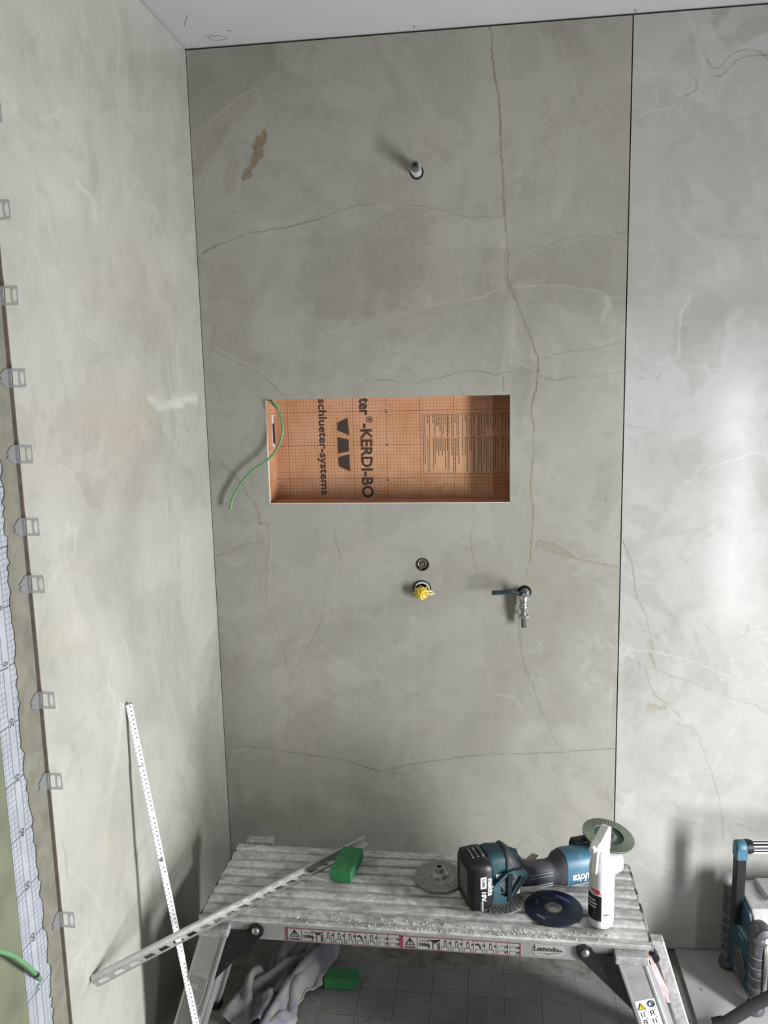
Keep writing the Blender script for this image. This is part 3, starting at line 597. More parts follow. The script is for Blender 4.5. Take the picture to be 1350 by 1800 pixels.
-349,-19,8,-367,-31,10,-377,-37,28,-395,-49,35,-400,-58,55,-388,-66,73,-367,-72,77,-352,-81,62,-341,-89,48,-324,-97,38,-305,-103,37,-287,-107,46,-269,-111,57,-247,-114,54,-230,-111,42,-218,-102,27,-203,-96,14,-184,-95,8,-164,-94,8,-143,-92,8,-126,-91,21,-108,-90,31,-86,-92,31,-71,-103,20,-54,-113,12,-33,-118,8,-12,-121,8,9,-119,15,24,-109,26,33,-90,37,55,-90,47,75,-97,38,88,-99,22,103,-103,8,123,-110,8,143,-117,8,162,-123,8,181,-131,8,201,-138,8,221,-148,12,220,-158,33,199,-167,41,181,-171,38,160,-177,38,142,-182,46,141,-183,70,158,-179,84,180,-175,84,198,-170,75,218,-166,69,236,-161,60,254,-154,52,275,-151,56,295,-147,61,315,-140,52,321,-140,28,315,-155,13,307,-176,8,
-365,-7,8,-383,-19,8,-396,-28,23,-405,-33,44,-396,-39,64,-377,-46,74,-358,-55,72,-346,-62,55,-334,-69,41,-315,-77,38,-296,-85,37,-276,-91,37,-262,-90,51,-244,-94,62,-222,-98,57,-205,-94,44,-197,-82,29,-183,-74,16,-164,-72,8,-144,-71,8,-126,-70,20,-105,-70,24,-87,-79,14,-69,-86,8,-49,-92,8,-30,-97,8,-10,-99,8,10,-98,8,30,-94,9,45,-85,19,57,-73,35,79,-75,38,96,-81,27,109,-85,9,129,-91,8,149,-97,8,169,-103,8,187,-111,8,208,-118,8,224,-129,20,214,-138,37,193,-146,43,175,-150,38,154,-155,37,136,-160,46,135,-162,70,151,-159,85,174,-154,85,192,-150,76,212,-146,71,232,-141,64,251,-136,62,271,-135,69,292,-127,67,306,-121,49,303,-130,26,295,-153,24,289,-162,8,
-379,7,8,-397,-4,11,-407,-12,30,-401,-14,52,-384,-21,64,-366,-28,69,-346,-38,72,-330,-48,61,-321,-52,41,-305,-59,36,-283,-67,29,-267,-77,24,-251,-79,37,-239,-74,55,-220,-78,64,-198,-80,59,-183,-74,45,-173,-61,32,-160,-53,18,-143,-50,8,-122,-52,8,-103,-55,8,-83,-59,8,-64,-65,8,-44,-71,8,-30,-80,22,-10,-84,24,7,-77,11,26,-73,8,45,-66,8,59,-58,23,79,-56,28,99,-60,23,114,-66,8,135,-71,8,154,-76,8,174,-82,8,193,-90,8,214,-98,8,223,-109,28,209,-118,41,188,-125,44,169,-129,38,148,-134,38,130,-139,47,129,-140,71,146,-138,85,168,-134,86,186,-129,76,206,-126,73,227,-120,69,247,-120,76,267,-116,79,286,-108,67,290,-108,44,282,-125,32,276,-141,19,294,-140,8,
-393,21,8,-411,11,18,-407,8,39,-390,5,53,-371,-6,54,-355,-18,53,-336,-21,61,-316,-32,63,-302,-44,51,-292,-43,30,-278,-51,15,-257,-62,13,-239,-68,24,-229,-60,42,-218,-56,60,-197,-59,67,-176,-59,60,-161,-52,47,-149,-43,33,-138,-32,17,-119,-31,8,-98,-34,8,-79,-39,8,-58,-45,8,-42,-53,18,-32,-65,34,-9,-68,37,9,-63,27,19,-52,9,38,-46,8,58,-43,8,78,-44,9,98,-43,8,118,-46,8,138,-50,8,158,-56,8,177,-61,8,197,-70,8,216,-78,12,218,-91,34,202,-98,45,181,-104,45,163,-108,38,141,-112,38,124,-117,48,124,-118,71,141,-116,86,163,-113,87,182,-109,77,202,-105,76,222,-102,77,242,-101,86,263,-96,81,275,-91,62,271,-99,42,263,-116,29,270,-121,8,293,-120,8,
-413,32,8,-414,32,28,-396,28,40,-377,19,42,-363,3,38,-346,-10,37,-327,-16,42,-307,-16,51,-288,-28,54,-273,-38,40,-264,-36,19,-245,-44,8,-226,-56,13,-212,-53,31,-210,-40,48,-196,-38,66,-174,-39,70,-154,-36,61,-139,-31,48,-125,-23,35,-115,-13,17,-96,-13,8,-75,-18,8,-56,-26,16,-48,-39,34,-30,-45,43,-9,-48,44,13,-48,38,21,-36,20,34,-25,8,56,-22,8,77,-22,8,98,-23,8,118,-26,8,139,-31,8,160,-36,8,180,-41,8,201,-50,8,210,-61,18,211,-71,41,196,-79,50,175,-84,47,158,-87,38,136,-90,38,119,-95,49,120,-97,73,137,-95,87,158,-92,88,178,-88,80,199,-85,81,218,-85,89,239,-81,91,257,-76,77,262,-77,56,252,-89,40,252,-99,20,269,-100,8,291,-99,8,
-421,53,10,-404,51,24,-386,40,25,-367,29,27,-352,15,25,-335,2,23,-318,-10,25,-299,-16,30,-280,-11,42,-259,-22,45,-246,-29,30,-233,-28,9,-213,-40,8,-197,-42,22,-193,-30,39,-192,-18,57,-175,-17,72,-152,-17,72,-135,-13,60,-120,-6,47,-109,2,31,-94,6,16,-72,1,16,-62,-12,32,-45,-19,42,-25,-24,37,-7,-29,33,12,-28,45,34,-26,37,39,-9,21,54,-2,9,76,-2,8,97,-3,8,118,-6,8,139,-9,8,161,-15,8,183,-18,8,200,-29,12,203,-44,28,207,-53,47,190,-59,56,169,-63,52,153,-65,39,131,-68,38,115,-72,52,116,-75,75,133,-73,89,155,-71,90,174,-68,85,195,-66,88,215,-64,94,236,-60,89,250,-58,72,250,-61,51,246,-71,34,249,-79,13,269,-80,8,290,-79,8,
-411,72,8,-392,62,8,-376,50,9,-359,38,9,-342,26,9,-326,13,8,-309,1,9,-289,-10,13,-271,-12,22,-252,-3,36,-231,-14,36,-219,-16,16,-201,-23,8,-181,-30,15,-175,-22,35,-179,-4,47,-174,3,67,-153,4,77,-132,5,72,-116,11,60,-103,16,45,-90,22,28,-71,18,28,-56,5,42,-37,1,35,-26,-11,20,-4,-14,18,13,-10,29,28,-7,47,48,0,39,59,12,25,75,18,12,96,18,8,118,14,8,138,10,10,162,8,13,171,-6,30,174,-27,22,191,-33,26,203,-34,48,187,-38,61,164,-43,57,150,-43,41,128,-46,39,111,-50,54,113,-52,77,130,-52,91,152,-50,93,172,-48,90,192,-46,94,213,-43,95,233,-40,85,244,-40,66,239,-45,46,243,-52,28,246,-59,8,268,-60,8,289,-59,8,
-399,89,8,-381,78,8,-363,67,8,-346,55,8,-329,43,8,-313,31,8,-297,19,10,-279,9,8,-259,0,8,-241,2,18,-223,6,31,-204,-3,25,-189,-8,8,-167,-16,9,-159,-8,30,-162,8,41,-167,21,57,-154,26,76,-132,26,81,-113,29,71,-101,35,57,-85,38,42,-66,29,46,-46,26,40,-43,16,19,-26,7,8,-4,6,11,11,8,27,21,12,47,43,17,51,60,24,41,72,34,25,94,34,20,110,25,23,132,23,21,154,20,25,151,-2,17,173,-6,8,194,-10,19,197,-14,44,184,-17,60,162,-21,58,146,-22,44,124,-24,42,108,-28,57,111,-30,80,128,-30,94,150,-28,94,170,-26,89,190,-24,93,211,-23,92,229,-21,80,238,-21,60,234,-25,40,236,-30,19,246,-38,8,268,-40,8,288,-39,8,
-387,105,8,-369,95,8,-352,84,8,-334,73,8,-318,61,13,-307,46,22,-290,33,26,-271,25,21,-253,21,8,-233,18,8,-214,18,15,-194,17,22,-178,9,8,-156,3,8,-145,4,23,-143,18,40,-153,36,48,-150,46,68,-133,48,83,-110,48,81,-94,50,69,-80,54,54,-58,48,51,-50,45,32,-49,34,12,-28,28,8,-6,27,9,4,28,29,18,33,44,36,38,55,57,41,55,73,47,41,91,45,39,110,45,27,129,42,22,136,28,10,154,20,8,175,14,8,193,10,20,195,7,44,183,4,60,160,1,60,143,-4,51,121,-4,46,105,-6,61,109,-8,84,128,-9,97,149,-7,96,169,-5,90,189,-3,94,211,-2,91,226,-1,75,229,-3,54,227,-7,33,229,-12,14,248,-17,8,269,-19,8,291,-19,8,
-378,122,8,-359,113,8,-341,102,11,-328,89,20,-318,74,32,-301,61,37,-282,52,32,-266,44,23,-249,39,8,-229,39,8,-209,36,8,-190,33,8,-170,28,8,-150,22,8,-131,20,15,-130,33,34,-136,48,44,-142,63,59,-131,69,78,-108,70,84,-88,69,77,-71,69,65,-58,70,47,-62,62,26,-50,56,8,-29,49,8,-9,46,8,6,48,23,26,46,29,37,57,43,54,64,55,77,66,53,92,67,39,105,61,23,121,56,9,140,49,8,159,41,8,181,35,8,195,30,22,197,27,46,182,25,60,160,23,61,142,21,59,118,16,57,104,16,65,108,14,89,128,14,100,150,15,97,169,16,90,190,18,92,210,18,87,226,18,71,228,16,50,226,14,29,232,9,10,252,3,8,272,-1,17,290,-5,25,
-369,141,9,-352,130,16,-342,116,29,-329,103,38,-310,92,41,-292,82,34,-282,70,20,-267,62,8,-245,59,8,-225,58,8,-205,57,8,-185,53,8,-165,48,8,-146,42,8,-124,37,8,-114,47,25,-117,60,42,-127,78,53,-126,88,70,-107,91,83,-85,90,79,-69,90,64,-66,88,43,-61,83,22,-47,77,8,-26,70,8,-7,67,8,13,61,8,34,56,12,50,61,25,57,79,38,76,87,47,93,85,39,110,77,20,128,74,8,146,68,8,166,60,8,188,54,8,199,50,26,198,47,49,181,46,59,159,44,58,143,45,55,121,41,63,104,38,70,110,37,92,129,36,102,151,37,98,169,37,90,191,38,90,211,38,83,226,38,68,230,37,47,229,34,26,237,30,8,258,23,8,279,18,12,292,16,30,
-371,152,28,-354,142,35,-337,132,42,-318,122,42,-302,112,34,-295,98,18,-281,87,8,-261,81,8,-240,79,8,-221,80,9,-201,78,11,-180,74,11,-161,67,13,-143,60,10,-122,58,8,-103,62,17,-102,74,36,-115,92,43,-120,105,60,-105,112,78,-82,111,78,-65,110,63,-61,108,42,-58,105,21,-42,98,8,-22,91,8,-2,86,8,18,81,8,37,76,8,58,71,8,74,75,21,78,99,27,95,104,33,118,97,24,137,92,13,154,86,8,174,78,8,196,73,11,204,70,30,200,68,52,179,67,58,158,66,53,139,65,47,121,65,56,105,61,72,112,59,94,132,58,103,154,58,99,171,58,90,193,59,89,213,58,82,228,58,66,231,56,46,234,55,23,243,50,8,264,43,8,284,37,9,300,34,24,
-365,170,38,-346,162,40,-327,152,39,-311,140,31,-302,127,17,-287,115,8,-269,105,8,-257,95,22,-239,86,30,-218,92,27,-198,91,28,-179,83,31,-160,76,34,-142,76,24,-126,79,8,-104,82,8,-93,91,24,-99,105,39,-110,121,50,-102,131,70,-79,132,76,-60,130,62,-57,129,41,-52,125,21,-36,118,8,-16,111,8,4,106,8,23,101,8,44,96,8,62,93,8,82,87,8,100,91,10,105,116,8,124,116,23,147,108,20,165,101,18,185,95,8,207,91,14,210,89,36,199,89,54,178,88,58,158,87,50,139,85,48,120,85,58,106,83,74,115,81,95,135,79,103,157,80,98,175,79,90,195,80,86,216,78,80,231,78,65,239,76,46,239,76,22,251,70,8,271,63,8,290,56,8,309,46,8,
-356,189,30,-338,179,29,-321,167,25,-308,154,15,-291,142,8,-274,132,8,-255,121,9,-243,112,24,-239,100,44,-220,94,50,-199,94,51,-179,93,50,-159,97,44,-145,97,28,-134,97,8,-112,102,8,-93,109,11,-88,121,30,-99,136,41,-97,149,60,-77,153,72,-55,151,62,-48,148,42,-45,145,21,-29,138,8,-9,131,8,10,125,8,30,120,8,51,116,8,71,112,8,90,110,10,112,109,24,129,107,8,138,126,8,158,121,8,178,116,8,198,110,8,217,109,19,214,109,41,198,110,54,177,109,56,158,109,53,138,106,55,116,108,58,106,105,77,118,103,97,139,101,103,160,101,96,178,100,89,199,100,87,220,99,79,236,97,65,245,96,45,246,96,23,261,90,9,280,82,8,299,74,8,318,65,8,
-351,199,10,-333,189,10,-314,179,9,-296,170,8,-279,159,8,-260,148,8,-248,138,22,-244,128,39,-241,114,56,-222,108,65,-201,111,64,-181,115,56,-168,117,40,-159,111,20,-141,116,8,-121,121,8,-101,128,8,-83,137,16,-83,149,34,-90,165,49,-74,172,64,-50,171,61,-39,167,43,-36,165,21,-20,158,8,-1,150,8,18,144,8,37,140,9,55,132,21,75,131,17,95,130,13,116,128,20,135,127,23,157,131,24,168,135,8,188,132,8,210,128,8,225,129,23,216,130,44,198,131,54,177,131,54,157,130,57,136,131,57,115,129,58,107,127,80,121,125,99,143,122,102,163,123,94,182,121,86,203,121,87,222,119,77,240,118,64,248,116,44,255,115,24,272,109,13,291,101,10,310,92,9,329,82,8,
-339,214,8,-321,206,8,-302,196,8,-285,187,8,-266,177,8,-258,165,23,-259,151,38,-260,136,52,-249,128,69,-225,128,75,-206,133,65,-192,134,48,-184,127,29,-170,126,12,-149,134,8,-129,140,8,-110,147,8,-91,155,8,-76,164,21,-81,180,37,-71,190,54,-47,192,57,-32,187,42,-28,184,20,-11,177,8,8,170,8,27,164,9,42,158,20,55,148,34,76,144,36,96,145,30,114,147,24,136,148,19,157,152,23,175,151,21,193,149,8,214,148,8,227,150,24,217,151,44,198,153,53,177,153,54,157,152,56,135,152,52,115,151,61,110,149,83,125,147,101,147,144,103,166,144,93,185,142,84,207,142,85,226,139,76,244,138,63,251,137,43,262,134,25,281,126,21,301,117,20,318,107,23,338,101,13,
-328,231,8,-309,224,8,-292,214,8,-273,206,9,-267,192,25,-271,177,37,-278,158,44,-274,146,63,-255,146,77,-231,149,73,-216,150,57,-208,143,38,-197,141,20,-178,145,8,-158,153,8,-138,159,8,-119,167,8,-100,174,8,-79,182,8,-69,191,24,-68,206,41,-46,212,49,-27,208,39,-21,204,17,-3,196,8,17,190,8,30,182,22,37,170,38,56,164,46,78,165,42,94,166,28,108,162,11,129,162,8,151,165,8,171,169,8,191,169,8,214,169,8,227,171,26,217,173,45,198,174,53,177,174,53,156,174,51,135,173,51,116,172,64,113,170,86,129,168,103,151,165,103,170,165,93,188,163,84,210,163,84,229,160,76,246,159,62,254,158,42,271,152,33,289,142,35,308,133,33,328,126,28,334,122,8,
-315,247,8,-299,241,8,-280,233,9,-278,218,26,-282,204,37,-292,184,37,-295,168,52,-283,163,72,-261,167,77,-240,167,67,-230,163,48,-220,158,30,-205,158,14,-185,164,8,-165,171,8,-146,179,8,-126,186,8,-108,193,8,-89,201,8,-69,208,10,-62,220,28,-46,230,38,-26,228,32,-15,224,11,5,217,8,21,209,20,21,196,38,35,186,51,57,185,53,75,186,39,84,184,19,104,183,8,125,183,8,146,185,8,166,188,8,187,185,8,209,188,8,219,191,24,218,195,46,198,196,53,178,195,57,158,193,60,137,189,62,116,193,70,115,191,91,134,189,106,156,187,104,173,186,92,192,184,86,214,183,82,233,181,75,247,180,58,260,177,42,280,171,38,298,162,41,318,154,35,328,148,17,313,133,8,
-307,267,8,-288,260,8,-289,248,25,-291,232,35,-300,214,36,-310,194,40,-308,183,60,-288,183,75,-266,186,73,-248,185,60,-237,182,43,-227,177,24,-212,178,9,-191,184,8,-172,191,8,-153,199,8,-133,206,8,-115,213,8,-96,220,8,-78,228,8,-58,234,11,-45,245,25,-26,247,23,-8,244,8,10,237,18,14,225,35,14,210,51,34,204,62,55,206,54,64,203,32,81,206,20,103,202,17,123,199,19,144,195,25,164,197,26,182,201,22,201,207,8,215,212,18,212,216,41,197,218,54,177,217,58,158,217,64,138,214,70,118,212,77,118,213,96,139,211,108,160,208,104,178,208,92,197,205,86,217,204,80,236,201,73,254,198,63,269,196,47,288,190,44,307,183,42,321,175,26,315,162,8,300,149,8,
-301,284,8,-294,276,21,-301,262,32,-309,243,36,-318,224,38,-325,206,46,-315,203,67,-292,204,74,-272,206,68,-254,204,56,-240,203,41,-234,196,19,-217,197,8,-196,203,8,-177,210,8,-159,219,8,-140,226,8,-121,234,8,-102,240,8,-83,247,8,-63,254,8,-45,261,8,-24,265,8,-6,263,15,2,254,33,0,238,48,10,228,63,33,225,66,47,226,49,61,225,35,82,218,36,101,209,40,117,207,35,141,212,29,159,217,27,171,216,11,191,223,8,210,232,12,207,237,33,192,238,48,173,239,53,155,240,57,136,240,65,119,237,79,122,234,97,143,232,107,164,229,104,183,229,93,202,226,86,223,223,82,243,220,78,262,218,66,275,215,51,296,210,47,312,203,33,311,191,14,297,175,8,284,161,8,
-300,303,9,-308,290,24,-317,274,28,-328,256,33,-337,236,35,-336,224,53,-318,224,68,-296,225,69,-276,226,65,-257,225,54,-245,221,36,-241,215,15,-220,217,8,-201,224,8,-183,231,8,-165,239,8,-146,246,8,-127,254,8,-108,260,8,-89,267,8,-69,274,8,-50,281,8,-30,284,11,-19,276,30,-14,264,43,-9,253,60,9,248,71,30,246,67,44,245,53,64,239,51,82,230,55,98,225,52,114,227,39,132,230,28,149,232,23,161,231,8,180,240,8,201,250,8,203,256,29,188,259,41,169,258,46,148,258,45,132,259,55,119,257,76,127,255,95,147,253,105,168,250,102,188,249,95,208,245,93,230,245,87,250,243,77,265,240,62,282,236,53,300,230,41,305,220,21,295,205,8,281,189,8,267,174,8,
-313,317,10,-323,302,19,-333,284,16,-343,263,18,-351,249,35,-341,244,57,-321,245,65,-299,246,66,-278,248,62,-261,245,50,-251,241,30,-243,235,11,-221,236,16,-202,239,26,-187,250,16,-171,260,8,-151,266,8,-133,274,8,-114,280,8,-94,286,8,-75,292,8,-56,299,8,-45,295,25,-35,286,40,-26,279,56,-10,273,69,10,271,73,29,268,65,49,264,64,67,256,66,87,253,64,99,249,49,109,244,34,117,232,19,133,236,8,151,248,8,168,257,8,188,266,8,197,275,22,186,280,38,166,279,40,144,278,40,126,278,52,119,278,74,131,277,93,152,274,101,172,271,101,193,270,99,214,269,93,234,267,83,251,263,70,266,260,57,285,256,47,296,248,29,292,234,12,278,218,8,266,202,8,252,187,9,
-328,330,8,-338,311,8,-349,293,8,-360,276,19,-360,267,41,-343,265,57,-322,266,61,-301,268,64,-280,268,57,-264,265,44,-256,259,21,-241,255,9,-220,256,14,-206,260,32,-185,265,33,-173,278,20,-159,288,9,-139,294,8,-120,300,8,-101,306,8,-80,311,8,-65,312,18,-56,308,38,-44,303,52,-28,300,65,-8,296,71,12,292,71,32,288,70,52,284,72,72,280,68,86,274,53,88,261,38,91,246,24,103,240,8,122,253,8,139,264,8,157,273,8,176,282,8,192,294,14,183,300,34,164,301,39,142,300,39,125,300,51,121,299,74,134,298,92,155,295,100,176,293,100,197,291,96,217,289,88,235,287,75,250,283,61,269,280,52,284,275,38,287,264,18,276,248,8,263,231,8,250,215,10,249,201,26,
-344,341,8,-355,324,8,-367,306,9,-373,291,26,-365,286,46,-345,286,57,-324,287,57,-303,288,58,-282,288,52,-264,284,37,-259,277,15,-239,274,8,-217,274,9,-206,281,28,-190,286,40,-168,294,36,-160,306,20,-145,316,8,-125,320,8,-106,325,8,-85,330,11,-77,328,32,-64,327,48,-47,324,60,-27,322,66,-7,317,69,14,315,71,34,310,73,55,307,67,68,298,51,68,281,39,68,264,31,74,249,14,93,258,8,110,269,8,128,281,8,146,290,8,164,300,8,184,312,9,179,320,31,163,323,39,141,322,38,124,322,51,122,320,74,137,319,91,158,316,98,179,314,97,200,313,91,219,310,82,236,307,68,251,303,56,269,300,44,279,292,26,273,277,9,259,261,8,246,244,8,244,231,24,245,217,38,
-361,354,8,-371,337,8,-383,319,14,-383,308,34,-368,306,51,-346,307,54,-325,307,51,-304,310,52,-284,308,43,-269,303,28,-259,296,9,-238,294,8,-217,294,8,-197,296,14,-190,307,34,-172,315,43,-152,322,35,-146,335,17,-129,341,8,-109,346,8,-88,349,14,-80,350,34,-64,349,49,-46,347,59,-25,344,64,-5,339,68,16,336,70,37,332,64,48,321,49,48,302,40,46,282,37,48,263,24,63,265,8,83,276,8,100,288,8,118,299,8,136,309,8,154,318,8,174,330,8,176,339,26,163,344,41,141,344,39,124,343,52,123,342,75,139,339,91,161,337,94,182,335,93,203,333,86,221,330,75,236,327,61,254,324,51,267,318,34,268,307,15,255,290,8,242,273,8,235,257,18,241,246,38,236,233,49,
-377,367,8,-388,349,8,-397,333,21,-389,327,43,-368,327,52,-347,327,48,-328,326,41,-306,328,42,-287,327,34,-273,321,17,-257,316,8,-237,315,8,-218,315,8,-197,316,8,-180,322,18,-175,336,35,-156,344,42,-138,352,31,-130,361,12,-110,366,8,-88,369,11,-78,371,30,-62,371,46,-43,368,54,-23,365,60,-3,361,63,18,356,59,30,343,45,28,324,38,26,303,41,26,281,35,35,273,14,55,284,8,72,295,8,90,306,8,108,316,8,126,327,8,144,336,8,163,347,8,172,359,20,166,365,40,142,366,41,125,365,53,125,363,76,142,360,91,164,357,92,183,355,86,205,354,80,221,350,67,238,347,55,253,343,42,260,335,22,251,319,8,238,302,8,229,286,14,233,274,34,229,260,48,221,246,56,
-395,379,8,-407,360,11,-407,349,31,-389,347,47,-368,348,47,-349,347,39,-328,347,36,-308,346,30,-292,342,18,-275,338,8,-254,337,8,-239,330,23,-219,330,26,-203,336,13,-183,341,8,-169,351,18,-161,365,34,-140,373,36,-124,379,24,-111,386,8,-88,388,8,-70,388,19,-57,389,35,-41,388,49,-21,386,55,1,380,51,13,367,39,11,345,38,7,326,39,5,304,40,13,289,25,26,292,8,45,302,8,63,313,8,80,324,8,98,335,8,117,345,8,134,355,8,153,365,8,168,378,14,167,385,36,144,387,42,127,387,54,128,384,77,145,381,92,167,378,89,184,374,76,204,374,72,222,371,61,239,368,48,250,361,31,247,348,12,234,331,8,221,314,10,221,302,28,222,288,44,213,273,54,205,258,63,
-412,390,8,-422,372,20,-410,369,39,-388,369,45,-368,368,39,-348,367,33,-330,365,24,-312,361,14,-292,360,8,-271,359,8,-253,356,16,-242,348,33,-221,347,38,-202,352,29,-194,361,9,-175,369,8,-159,380,17,-148,394,29,-127,400,28,-111,406,13,-91,409,8,-70,410,16,-58,411,34,-39,409,43,-17,404,41,-4,389,30,-5,371,27,-11,350,36,-14,329,35,-11,311,34,0,301,12,18,310,8,36,321,8,53,332,8,71,342,8,89,353,8,107,364,8,125,374,8,143,384,8,161,396,8,167,405,30,148,408,43,130,408,55,132,405,78,149,402,92,172,398,88,186,395,72,202,392,59,222,391,54,237,387,38,241,377,19,230,361,8,216,343,8,212,328,21,215,316,40,209,301,53,200,285,63,187,269,69,
-434,395,8,-430,390,30,-409,391,39,-388,389,37,-369,387,29,-351,384,19,-331,381,11,-311,382,8,-289,381,8,-269,380,10,-257,374,27,-246,365,44,-223,365,47,-205,371,36,-202,379,15,-185,388,8,-167,398,8,-150,409,14,-134,420,21,-114,426,16,-94,429,9,-74,430,18,-57,432,30,-35,427,31,-20,412,21,-19,391,14,-23,370,16,-30,354,28,-33,334,30,-24,320,18,-9,318,8,10,328,8,27,339,8,44,350,8,62,361,8,79,372,8,97,382,8,115,392,8,132,402,8,150,415,8,162,425,24,152,429,43,134,429,56,136,426,79,154,422,92,177,418,88,192,415,73,203,413,56,222,410,46,232,404,27,227,390,10,212,372,8,207,357,18,209,344,37,203,330,50,193,314,60,181,297,65,171,279,70,
-448,410,16,-431,412,31,-409,410,29,-390,406,23,-372,401,13,-351,402,8,-330,403,8,-309,403,8,-288,402,8,-270,399,20,-264,389,39,-248,383,54,-226,384,55,-209,390,42,-209,397,21,-195,406,8,-177,417,8,-158,428,8,-139,437,8,-118,446,9,-97,450,9,-76,451,14,-54,449,16,-37,435,9,-38,412,8,-41,392,8,-42,374,9,-47,357,18,-47,341,17,-36,328,8,-16,336,8,1,345,8,19,358,8,33,369,8,51,379,8,68,390,8,86,400,8,104,410,8,122,420,8,139,432,8,154,444,18,151,450,40,137,450,57,141,447,79,159,442,92,181,438,87,197,435,73,207,434,55,220,430,38,221,419,17,208,402,8,199,385,14,200,373,33,196,358,46,188,341,56,177,325,65,165,308,69,153,291,69,
]

# ------------------------------------------------------------------ the setting
H = 2.628; W = 2.45; DEPTH = -3.60
NX0, NX1, NZ0, NZ1 = 0.179, 0.879, 1.3685, 1.6716      # niche opening
JX = 1.1874                                             # joint between the two panels
HOLES = [(0.6285, 2.2720, 0.0190), (0.6270, 1.1880, 0.0200), (0.6255, 1.1150, 0.0265), (0.9210, 1.1090, 0.0200)]
VCOL = {'d': (0.076, 0.060, 0.042), 'g': (0.200, 0.124, 0.048), 'w': (0.440, 0.432, 0.404), 'k': (0.180, 0.170, 0.140),
        'p': (0.232, 0.192, 0.148), 'r': (0.176, 0.100, 0.056), 'o': (0.165, 0.095, 0.030), 'x': (0.56, 0.555, 0.535), 't': (0.336, 0.276, 0.204)}
def wob(a, b, f, s, amp):
    o = np.zeros_like(a); rg = np.random.default_rng(s)
    for k in range(7):
        th = rg.uniform(0, 2*PI); ff = f*1.6**k
        o += np.sin(ff*(np.cos(th)*a+np.sin(th)*b)+rg.uniform(0, 2*PI)+2.0*np.sin(ff*0.37*(a-b)))/1.25**k
    return o*amp/2.2
def seg_dist(a, b, P, closed=False):
    P = np.array(P, float).reshape(-1, 2)/1000.0
    Q = np.vstack([P, P[:1]]) if closed else P
    d = np.full(a.shape, 9.0)
    for p, q in zip(Q[:-1], Q[1:]):
        v = q-p; L2 = (v*v).sum()+1e-12
        t = np.clip(((a-p[0])*v[0]+(b-p[1])*v[1])/L2, 0, 1)
        d = np.minimum(d, np.hypot(a-p[0]-t*v[0], b-p[1]-t*v[1]))
    return d, P
def marks(a, b, veins, patches):
    """albedo of the veins and patches of the panel: colour and cover per vertex"""
    n = len(a); C = np.zeros((n, 3)); A = np.zeros(n)
    wa = wob(a, b, 16, 1, 0.0042); wb = wob(a, b, 16, 2, 0.0042)
    def lay(m, alpha, col):
        na = A[m]+alpha*(1-A[m])
        C[m] = (C[m]*(A[m]*(1-alpha))[:, None]+np.array(col)*alpha[:, None])/np.maximum(na, 1e-6)[:, None]
        A[m] = na
    for kind, alpha, edge, P in patches:
        Q = np.array(P, float).reshape(-1, 2)/1000; lo = Q.min(0)-0.05; hi = Q.max(0)+0.05
        m = np.where((a > lo[0]) & (a < hi[0]) & (b > lo[1]) & (b < hi[1]))[0]
        if not len(m): continue
        aa = a[m]+1.6*wa[m]+wob(a[m], b[m], 75, 7, 0.0050); bb = b[m]+1.6*wb[m]+wob(a[m], b[m], 75, 8, 0.0050)
        d, Q = seg_dist(aa, bb, P, True)
        ins = np.zeros(len(m), bool)
        for (x0, y0), (x1, y1) in zip(Q, np.roll(Q, -1, 0)):
            c = ((y0 > bb) != (y1 > bb)) & (aa < (x1-x0)*(bb-y0)/(y1-y0+1e-12)+x0)
            ins ^= c
        sd = np.where(ins, d, -d)
        k = np.clip(sd/(edge/1000.0)*0.5+0.5, 0, 1)
        tone = 0.75+0.25*np.clip(wob(aa, bb, 18, 5, 1.0)+0.3, 0, 1)
        lay(m, alpha*k*tone, VCOL[kind])
    for i, (kind, width, alpha, P) in enumerate(veins):
        Q = np.array(P, float).reshape(-1, 2)/1000; lo = Q.min(0)-0.03; hi = Q.max(0)+0.03
        m = np.where((a > lo[0]) & (a < hi[0]) & (b > lo[1]) & (b < hi[1]))[0]
        if not len(m): continue
        d, _ = seg_dist(a[m]+wa[m]*0.8+wob(a[m], b[m], 130, 31, 0.0013), b[m]+wb[m]*0.8+wob(a[m], b[m], 130, 32, 0.0013), P)
        w = width/1000.0*(0.75+0.35*wob(a[m], b[m], 15, 20+i, 1.0))
        w = np.maximum(w*0.52, 0.0014)
        k = np.exp(-(d/w)**2)*np.clip(0.85+0.4*wob(a[m], b[m], 22, 50+i, 1.0), 0.25, 1)
        lay(m, alpha*k, VCOL[kind])
    return C, A
def ticks(breaks, step, coarse_from=9.0):
    out = [breaks[0]]
    for p, q in zip(breaks, breaks[1:]):
        n = max(1, int(math.ceil((q-p)/(step if p < coarse_from else 0.02)))); out += list(np.linspace(p, q, n+1)[1:])
    return np.array(out)
